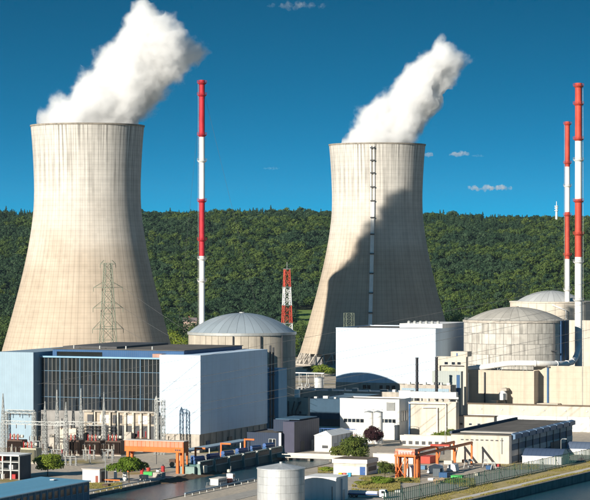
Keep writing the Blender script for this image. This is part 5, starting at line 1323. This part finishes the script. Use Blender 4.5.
# small white control house, dark shed, blue roofed building
def left_front():
    s = Site(99.5, 483); t = thing('control_house', 'small white control house with flat grey roof near the switchyard trees', 'building', s.loc, PR); L_ = s.left(82.5); Ry = s.right(104) + 3; h = s.z(470)
    B(-L_, 0, 0, Ry, 0, h).build('wall', WHITE2, t); B(-L_ - .3, .3, -.3, Ry + .3, h + .003, h + .35).build('roof', mat('pale_roof', (.38, .35, .32)), t); B(-.02, .08, 1.5, Ry - 1, .3, h - .8).build('garage_door', STEELD, t)
    B(-1.6, -.5, -.1, 0, .1, 2.5).build('door', mat('dull_red_door', (.25, .08, .06)), t)
    for px, row, w, h_, lb in ((125, 481, 4.4, 13, 'tall white upright tank beneath the spreading tree'), (115.5, 480, 3.2, 9, 'short white upright tank beside the control house')):
        s = Site(px, row); q = thing('upright_tank', lb, 'tank', s.loc, 0, 'upright white tanks'); r = s.w(w / 2); H = s.w(h_)
        MB().lathe([(r, .6), (r, H - .5), (r * .7, H - .1), (.01, H)], 18).build('shell', WHITE2, q, smooth=True); MB().cyl(0, 0, 0, .6, r * .8, 12).build('skirt', STEEL, q)
    s = Site(120, 483); t = thing('orange_barrier', 'low orange barrier rail before the control house', 'barrier', s.loc, PR); B(-s.w(20), 0, -.08, .08, .7, 1.15).build('rail', ORANGE, t)
    for i in range(4): B(-s.w(20)*i/3-.08, -s.w(20)*i/3+.08, -.06, .06, 0, .69).build('post', STEEL, t)
    # dark open-bay shed at the left edge
    s = Site(18.8, 480); t = thing('open_bay_shed', 'dark open-fronted shed with white roof at the left edge', 'shed', s.loc, PR); L_ = s.left(-14); h = s.z(455)
    B(-L_, 0, 9, 9.3, 0, h - .5).build('back_wall', CONC_D, t); B(-L_ - .3, .3, -.5, 9.6, h - .49, h).build('roof', WHITE2, t); B(-.2, 0, 0, 9, 0, h - .5).build('side_wall', mat('slate_grey_sheet', (.07, .09, .12)), t)
    for i in range(5): B(-L_*i/4-.25, -L_*i/4+.25, 0, .5, 0, h - .5).build('post', STEEL, t)
    for z in (h*.35, h*.68): B(-L_, -.2, .1, 8.9, z, z + .3).build('shelf_floor', STEEL, t)
    for i, (x, z, m) in enumerate(((-3, 0, REDM), (-7.5, 0, STEEL), (-4, h*.35+.3, WHITE2), (-8.5, h*.68+.3, RED2))): B(x - 2, x, 3, 6, z + .01, z + 1.6).build('stored_crate', m, t)
    # blue roofed building in the foreground
    z8 = 7.0; d = F * (CH - z8) / (480.5 - HZ); loc = Vector(((90 - 295) * d / F, d, 0)); t = thing('blue_roofed_building', 'long building with broad blue sheet roof in the lower left corner', 'building', loc, PR)
    s = Site(90, d=d); Ly = 64
    # its long eave runs towards the camera side (local -y), the roof rises gently to the far side (local -x)
    Wd = 17.5
    MB().extr([(-Wd, 0), (-.4, 0), (-.4, z8 - .3), (-Wd, z8 + .4)], 'y', -Ly, -.4).build('wall', mat('blue_grey_wall', (.16, .24, .30), var=.1, stain=.15, rough=.7), t)
    n = 20; me = MB().extr([(-Wd - .4, z8 + .43), (.3, z8 - .22), (.3, z8), (-Wd - .4, z8 + .68)], 'y', .02, Ly / n - .02).mesh('roof_sheet', BLUER)
    for i in range(n): put('roof_sheet', me, t, (0, -Ly + i * Ly / n, 0))
    B(.31, .5, -Ly, 0, z8 - .35, z8 - .05).build('gutter', WHITE2, t)
    windows(t, [(-3.6 - i * 4.2, -1 - i * 4.2, 3.4, 5.6) for i in range(13)], 'side', -.4, mframe=BLUEC)
    for i in range(14): MB().box(-.4, -.15, -.5 - i * 4.2, -.2 - i * 4.2, 0, z8 - .4).build('rib', BLUEC, t)
    B(-10, -8.6, -9, -6.6, z8 + .55, z8 + .75).build('skylight', WHITE2, t)
left_front()
# basin edge wall with blue top
def basin_wall():
    t = thing('basin_rail', 'low blue rail along the far edge of the intake basin', 'railing', AB(CA0 - 1.2, -130, 0), PR)
    B(-.15, .15, 0, 60, .75, 1.0).build('rail', BLUEC, t)
    for i in range(13): B(-.1, .1, i*5-.1, i*5+.1, 0, .74).build('post', STEEL, t)
basin_wall()

# ------------------------------------------------------------------ overhead lines
def cables():
    def W3(px, row, d): k = F / d; return Vector(((px - 295) / k, d, CH + (HZ - row) / k))
    lines = [((38, r + 20, 985), (660, r - 96, 1090), lb) for r, lb in ((364, 'topmost overhead line crossing the white halls'), (384.5, 'second overhead line crossing the white halls'), (392, 'third overhead line crossing the white halls'), (411, 'fourth overhead line crossing the white halls'), (419, 'lowest overhead line crossing the white halls'))]
    for a, b, lb in lines:
        p, q = W3(*a), W3(*b); pts = []
        for i in range(25):
            f = i / 24; c = p.lerp(q, f); c.z -= 4 * f * (1 - f) * 1.5; pts.append(c - p)
        o = MB().tube(pts, .075, 4).build('power_line', WIRE, None, p); tag(o, lb, 'cable', 'overhead power lines')
    for sx, row, px2, row2, lb in ((123, 287.5, 300, 392, 'line from the upper arm of the near pylon'), (123.5, 308, 300, 398, 'line from the middle arm of the near pylon'), (124, 329, 300, 404, 'line from the lower arm of the near pylon')):
        p, q = W3(sx, row, 1330), W3(px2, row2, 1160); pts = []
        for i in range(21):
            f = i / 20; c = p.lerp(q, f); c.z -= 4 * f * (1 - f) * 3; pts.append(c - p)
        o = MB().tube(pts, .06, 4).build('power_line', WIRE, None, p); tag(o, lb, 'cable', 'overhead power lines')
    s = Site(202, d=1262)
    for top_row, px2, row2, d2, lb in ((84, 262, 330, 1320, 'guy wire right of the left stack'), (84, 178, 330, 1320, 'guy wire left of the left stack')):
        p, q = W3(202, top_row, 1262), W3(px2, row2, d2); o = MB().tube([Vector((0, 0, 0)), q - p], .05, 4).build('guy_wire', WIRE, None, p); tag(o, lb, 'cable', 'stack guy wires')
cables()

# ------------------------------------------------------------------ single trees, bushes, house, meadow
tree(47.5, 476, None, 29, 453, 'round bright green tree behind the blue roof', LEAFY, 31, 2600, low=.08, lobes=18, name='round_tree')
tree(129, 483, None, 36, 457, 'spreading bright green tree in front of the orange gantry', LEAFY, 32, 2200, low=.3, lobes=16, name='spreading_tree')
tree(374, 447, None, 22, 425.5, 'dark red leaved tree before the white tanks', LEAFR, 33, 2200, name='red_leaved_tree', low=.08)
tree(357, 462, None, 31, 437, 'large green tree behind the kiosk', LEAFM, 34, 1900, low=.02, lobes=17)
tree(338, 459, None, 20, 446, 'smaller green tree left of the large one behind the kiosk', LEAFM, 35, 1600, low=.05)
tree(385, 478, None, 18, 460, 'tall green hedge tree right of the kiosk', LEAFM, 36, 2000, low=.03)
tree(395, 476, None, 14, 463, 'lower green hedge tree beside the lamp post', LEAFM, 37, 1500, low=.03)
tree(367, 445, None, 6, 426, 'thin pale poplar left of the white tanks', LEAFY, 38, 700, low=.1)
tree(440, 443, None, 20, 431, 'yellow green bush before the beige store', LEAFY, 39, 1400, low=.02, name='bush', cat='bush')
tree(450, 441, None, 9, 427, 'yellow green young tree before the small beige annex', LEAFY, 40, 900, low=.1)
GT = 'trees at the foot of the hill'
spots = [(177, 1900, 24, 322, LEAF), (186, 1960, 22, 318, LEAFD), (171, 1800, 22, 334, LEAFY), (183, 1700, 20, 340, LEAFY), (168, 1950, 20, 316, LEAFD), (192, 1850, 16, 330, LEAF), (4, 1900, 26, 322, LEAF), (9, 1800, 18, 338, LEAFD), (-4, 1700, 24, 345, LEAF),
         (322, 1640, 18, 372, LEAFY), (330, 1660, 13, 376, LEAF), (311, 1700, 14, 373, LEAFD), (303, 1950, 16, 345, LEAFD), (452, 1950, 24, 316, LEAFY), (462, 1900, 20, 322, LEAF), (446, 1990, 20, 312, LEAFD), (298, 2000, 18, 326, LEAF), (307, 2010, 16, 330, LEAFD), (291, 1900, 14, 336, LEAFY)]
desc = ['rounded tree just right of the left cooling tower', 'deep green tree behind the far house', 'bright green tree lowest beside the left cooling tower', 'bright green tree above the hall roof near the dome', 'deep green tree touching the left tower edge', 'tree left of the left stack foot', 'tree at the left edge beside the cooling tower', 'deep green tree low between left edge and cooling tower', 'lowest tree at the left edge of the view',
        'bright green tree before the right cooling tower base', 'smaller tree right of the bright one at the right tower base', 'deep green tree left of the right tower base', 'deep green tree behind the right tower base legs', 'bright green tree right of the right cooling tower', 'tree above the white hall roof at right', 'deep green tree hugging the right side of the right tower', 'tree right of the lattice mast', 'deep green tree below the meadow', 'bright tree right of the metal dome']
for i, ((px, d, w, top, m), lb) in enumerate(zip(spots, desc)):
    tree(px, None, d, w * 1.15, top - 7, lb, m, 60 + i, 900, group=GT, lobes=14, low=.04)
def house():
    y = 1985; s = Site(190, d=y, z=0); zt = s.z(319); zb = s.z(326.5); t = thing('farm_house', 'distant pink gabled house among trees left of the dome', 'house', s.loc + Vector((0, 0, zb - 5)), R(4))
    w = s.w(6.5); B(-w, w, 0, 8, 0, zt - zb + 3).build('wall', mat('pink_render', (.50, .36, .30)), t); H = zt - zb + 3
    MB().extr([(-.6, H), (8.6, H), (4, H + 3)], 'x', -w - .5, w + .5).build('roof', mat('grey_tile', (.16, .13, .13), var=.3), t)
    windows(t, [(-w + 1.5 + i * 3, -w + 2.7 + i * 3, 2, 3.4) for i in range(3)], 'front', 0); B(-1, 0, 5, 6, H + 1.5, H + 4.2).build('chimney', mat('brick_red', (.3, .12, .09)), t)
    B(-w, w, 0, 8, -40, -.01).build('foundation', CONC, t)
house()
mb = MB(); nx, ny = 8, 24
for j in range(ny + 1):
    for i in range(nx + 1):
        x = -3 + 28 * i / nx; y = 2145 + 280 * j / ny; mb.v.append((x, y, hill_h(x, y) + .4))
for j in range(ny):
    for i in range(nx): q = j*(nx+1)+i; mb.f.append((q, q+1, q+nx+2, q+nx+1)); mb.m.append(0)
structure(mb.build('meadow', MEADOW, smooth=True))

# plant between the round reactor and the right tower base
def back_plant():
    s = Site(319, d=1480); t = thing('white_tank', 'white round tank left of the white hall before the tower base', 'tank', s.loc, 0); r = s.w(4.2); H = s.z(378)
    MB().cyl(0, 0, 0, H, r, 28).build('shell', WHITE2, t, smooth=True); MB().lathe([(r + .1, H), (r + .1, H + .25), (.3, H + .9), (.01, H + .9)], 28).build('roof', STEEL, t)
    MB().bar((r + .3, -.3, 0), (r + .3, -.3, H), .08).bar((r + .3, .3, 0), (r + .3, .3, H), .08).build('ladder', STEEL, t)
    t, s, L_, Ry, h = block('pump_shed', 'dark grey pump shed right of the round reactor before the tower base', 'shed', 311, None, 297, 314, 387, CONC_D, ROOFD, d=1440)
    windows(t, [(-L_ + 1 + i * 2.4, -L_ + 2.4 + i * 2.4, 2, 3.6) for i in range(3)], 'front', 0)
    for i in range(3): MB().cyl(-L_ + 2 + i * 2.2, 3, h, h + 1.6, .5, 12).build('roof_vent', STEEL, t)
    t, s, L_, Ry, h = block('cream_shed', 'low cream shed beside the left foot of the white hall', 'shed', 334, None, 323, 336, 391.5, BEIGE2, ROOFB, d=1400)
    B(-L_*.6, -L_*.3, -.12, 0, 0, 3).build('door', STEELD, t)
    s = Site(322, d=1530); t = thing('pipe_rack', 'grey pipe rack across the foot of the right cooling tower', 'pipe rack', s.loc, PR); q = MB()
    for i in range(7):
        for y in (0, 3): q.bar((-i * 5, y, 0), (-i * 5, y, 7), .18)
        q.bar((-i * 5, 0, 7), (-i * 5, 3, 7), .16)
    q.build('frame', STEEL, t)
    for y, z, m in ((.6, 7.3, PIPEW), (1.5, 7.3, STEEL), (2.4, 7.3, PIPEW), (1.2, 4.6, STEELD)): MB().tube([(-31, y, z), (1, y, z)], .32, 8).build('pipe', m, t)
back_plant()
# loose boxes and cable drums
for px, row, w, h, m, lb in ((175, 463, 6, 3.5, BROWN, 'dark brown equipment box behind the right leg of the gantry'), (181, 461, 4, 5, PALE, 'cream switch cabinet behind the gantry leg'), (210, 462, 6, 3, WHITE2, 'low white box beside the upright blue cabinet'), (222, 460, 5, 3, PALE, 'cream box under the pale blue canopy'), (108, 487, 6, 2.4, BROWN, 'brown timber box on the grass by the basin'),
                             (425, 470, 6, 4, mat('faded_blue_paint', (.12, .22, .34)), 'faded blue box behind the crane cabin legs'), (452, 465, 8, 4, PALE, 'cream crate behind the crane runway'), (468, 463, 6, 3, BROWN, 'brown crate at the foot of the long shed'), (433, 481, 5, 2.5, WHITE2, 'small white crate beside the crane leg'), (499, 467, 4, 2.5, REDM, 'small dark red crate at the long shed corner'), (400, 493, 5, 2.6, STEEL, 'grey steel crate near the flatbed truck'), (419, 452, 9, 3, WHITE2, 'long white crate above the salmon container')):
    crate(px, row, w, h, m, lb, 'equipment_crate', 'crate', 2.2, 'loose crates about the yards')
for px, row, lb in ((436, 484, 'left timber cable drum by the fence'), (442, 483, 'right timber cable drum by the fence'), (172, 467, 'timber cable drum under the right end of the gantry')):
    s = Site(px, row); t = thing('cable_drum', lb, 'cable drum', s.loc, PR + .4, 'timber cable drums'); wd = mat('weathered_timber', (.30, .22, .14), var=.25)
    for y in (-.55, .55): MB().tube([(0, y - .06, .95), (0, y + .06, .95)], .95, 20).build('flange', wd, t)
    MB().tube([(0, -.5, .95), (0, .5, .95)], .6, 18).build('cable_coil', STEELD, t)

# grass: tufts on the verge, around the kiosk and by the basin
def grass():
    rg = random.Random(77); mb = MB()
    def tuft(p, s):
        for k in range(4):
            a = rg.uniform(0, 6.28); l = s * rg.uniform(.6, 1.3); w = s * .22; dx, dy = math.cos(a), math.sin(a); e = rg.uniform(.2, .7)
            o = len(mb.v); mb.v += [(p.x - dy*w, p.y + dx*w, p.z - .05), (p.x + dy*w, p.y - dx*w, p.z - .05), (p.x + dx*l*e, p.y + dy*l*e, p.z + l)]; mb.f.append((o, o+1, o+2)); mb.m.append(0)
    for i in range(20000):
        a = rg.choice((rg.uniform(-17, -6.8), rg.uniform(-3.4, -1.2))); b = rg.uniform(-30, 260)
        if noise.noise(Vector((a * .12, b * .05, 2))) > -.1: tuft(RB(a, b, .03), rg.uniform(.18, .48))
    def patch(px0, px1, r0, r1, n, s0, s1, th=-.2):
        for i in range(n * 3):
            p = Site(rg.uniform(px0, px1), rg.uniform(r0, r1)).loc
            if noise.noise(p * .12) > th: tuft(p, rg.uniform(s0, s1) * .6)
    patch(352, 400, 478, 492, 2600, .5, 1.4, -.05); patch(318, 334, 468, 473, 500, .4, 1.0); patch(398, 420, 476, 483, 500, .4, .9); patch(88, 122, 483, 489, 900, .3, .8); patch(450, 475, 479, 487, 500, .5, 1.1)
    patch(250, 275, 455, 459, 500, .4, .9); patch(425, 450, 434, 441, 500, .4, .9); patch(500, 540, 458, 470, 700, .3, .7)
    o = mb.build('grass', TUFT); stuff(o, 'dry yellow green grass along the river verge and around the yards'); o['category'] = 'grass'
grass()
for i, (px, row, w, hgt, lb) in enumerate(((381, 484, 26, 7, 'wide low green bush in the grass right of the kiosk'), (362, 485, 18, 4, 'low green bush in front of the kiosk'), (327, 471, 14, 4, 'low bush left of the kiosk'), (404, 482, 12, 4, 'low bush under the crane cabin'), (453, 483, 22, 4, 'wide low bush behind the fence below the crane'), (415, 440, 10, 3, 'small bush on the path edge above the crane'))):
    tree(px, row, None, w, row - hgt, lb, LEAFY if i % 2 == 0 else LEAFM, 200 + i, 1600, name='bush', group='low bushes', low=.0, leaf=.3, cat='bush')

# ------------------------------------------------------------------ the air
def haze():
    m = bpy.data.materials.new('thin_haze'); m.use_nodes = True; N = m.node_tree.nodes; N.remove(N['Principled BSDF'])
    v = N.new('ShaderNodeVolumePrincipled'); v.inputs['Color'].default_value = (.55, .78, 1.0, 1); v.inputs['Density'].default_value = 1.1e-5; v.inputs['Anisotropy'].default_value = 0
    m.node_tree.links.new(v.outputs[0], N['Material Output'].inputs['Volume'])
    o = B(-9500, 9500, -500, 9500, -8, 330).build('haze', m); o['kind'] = 'stuff'
haze()
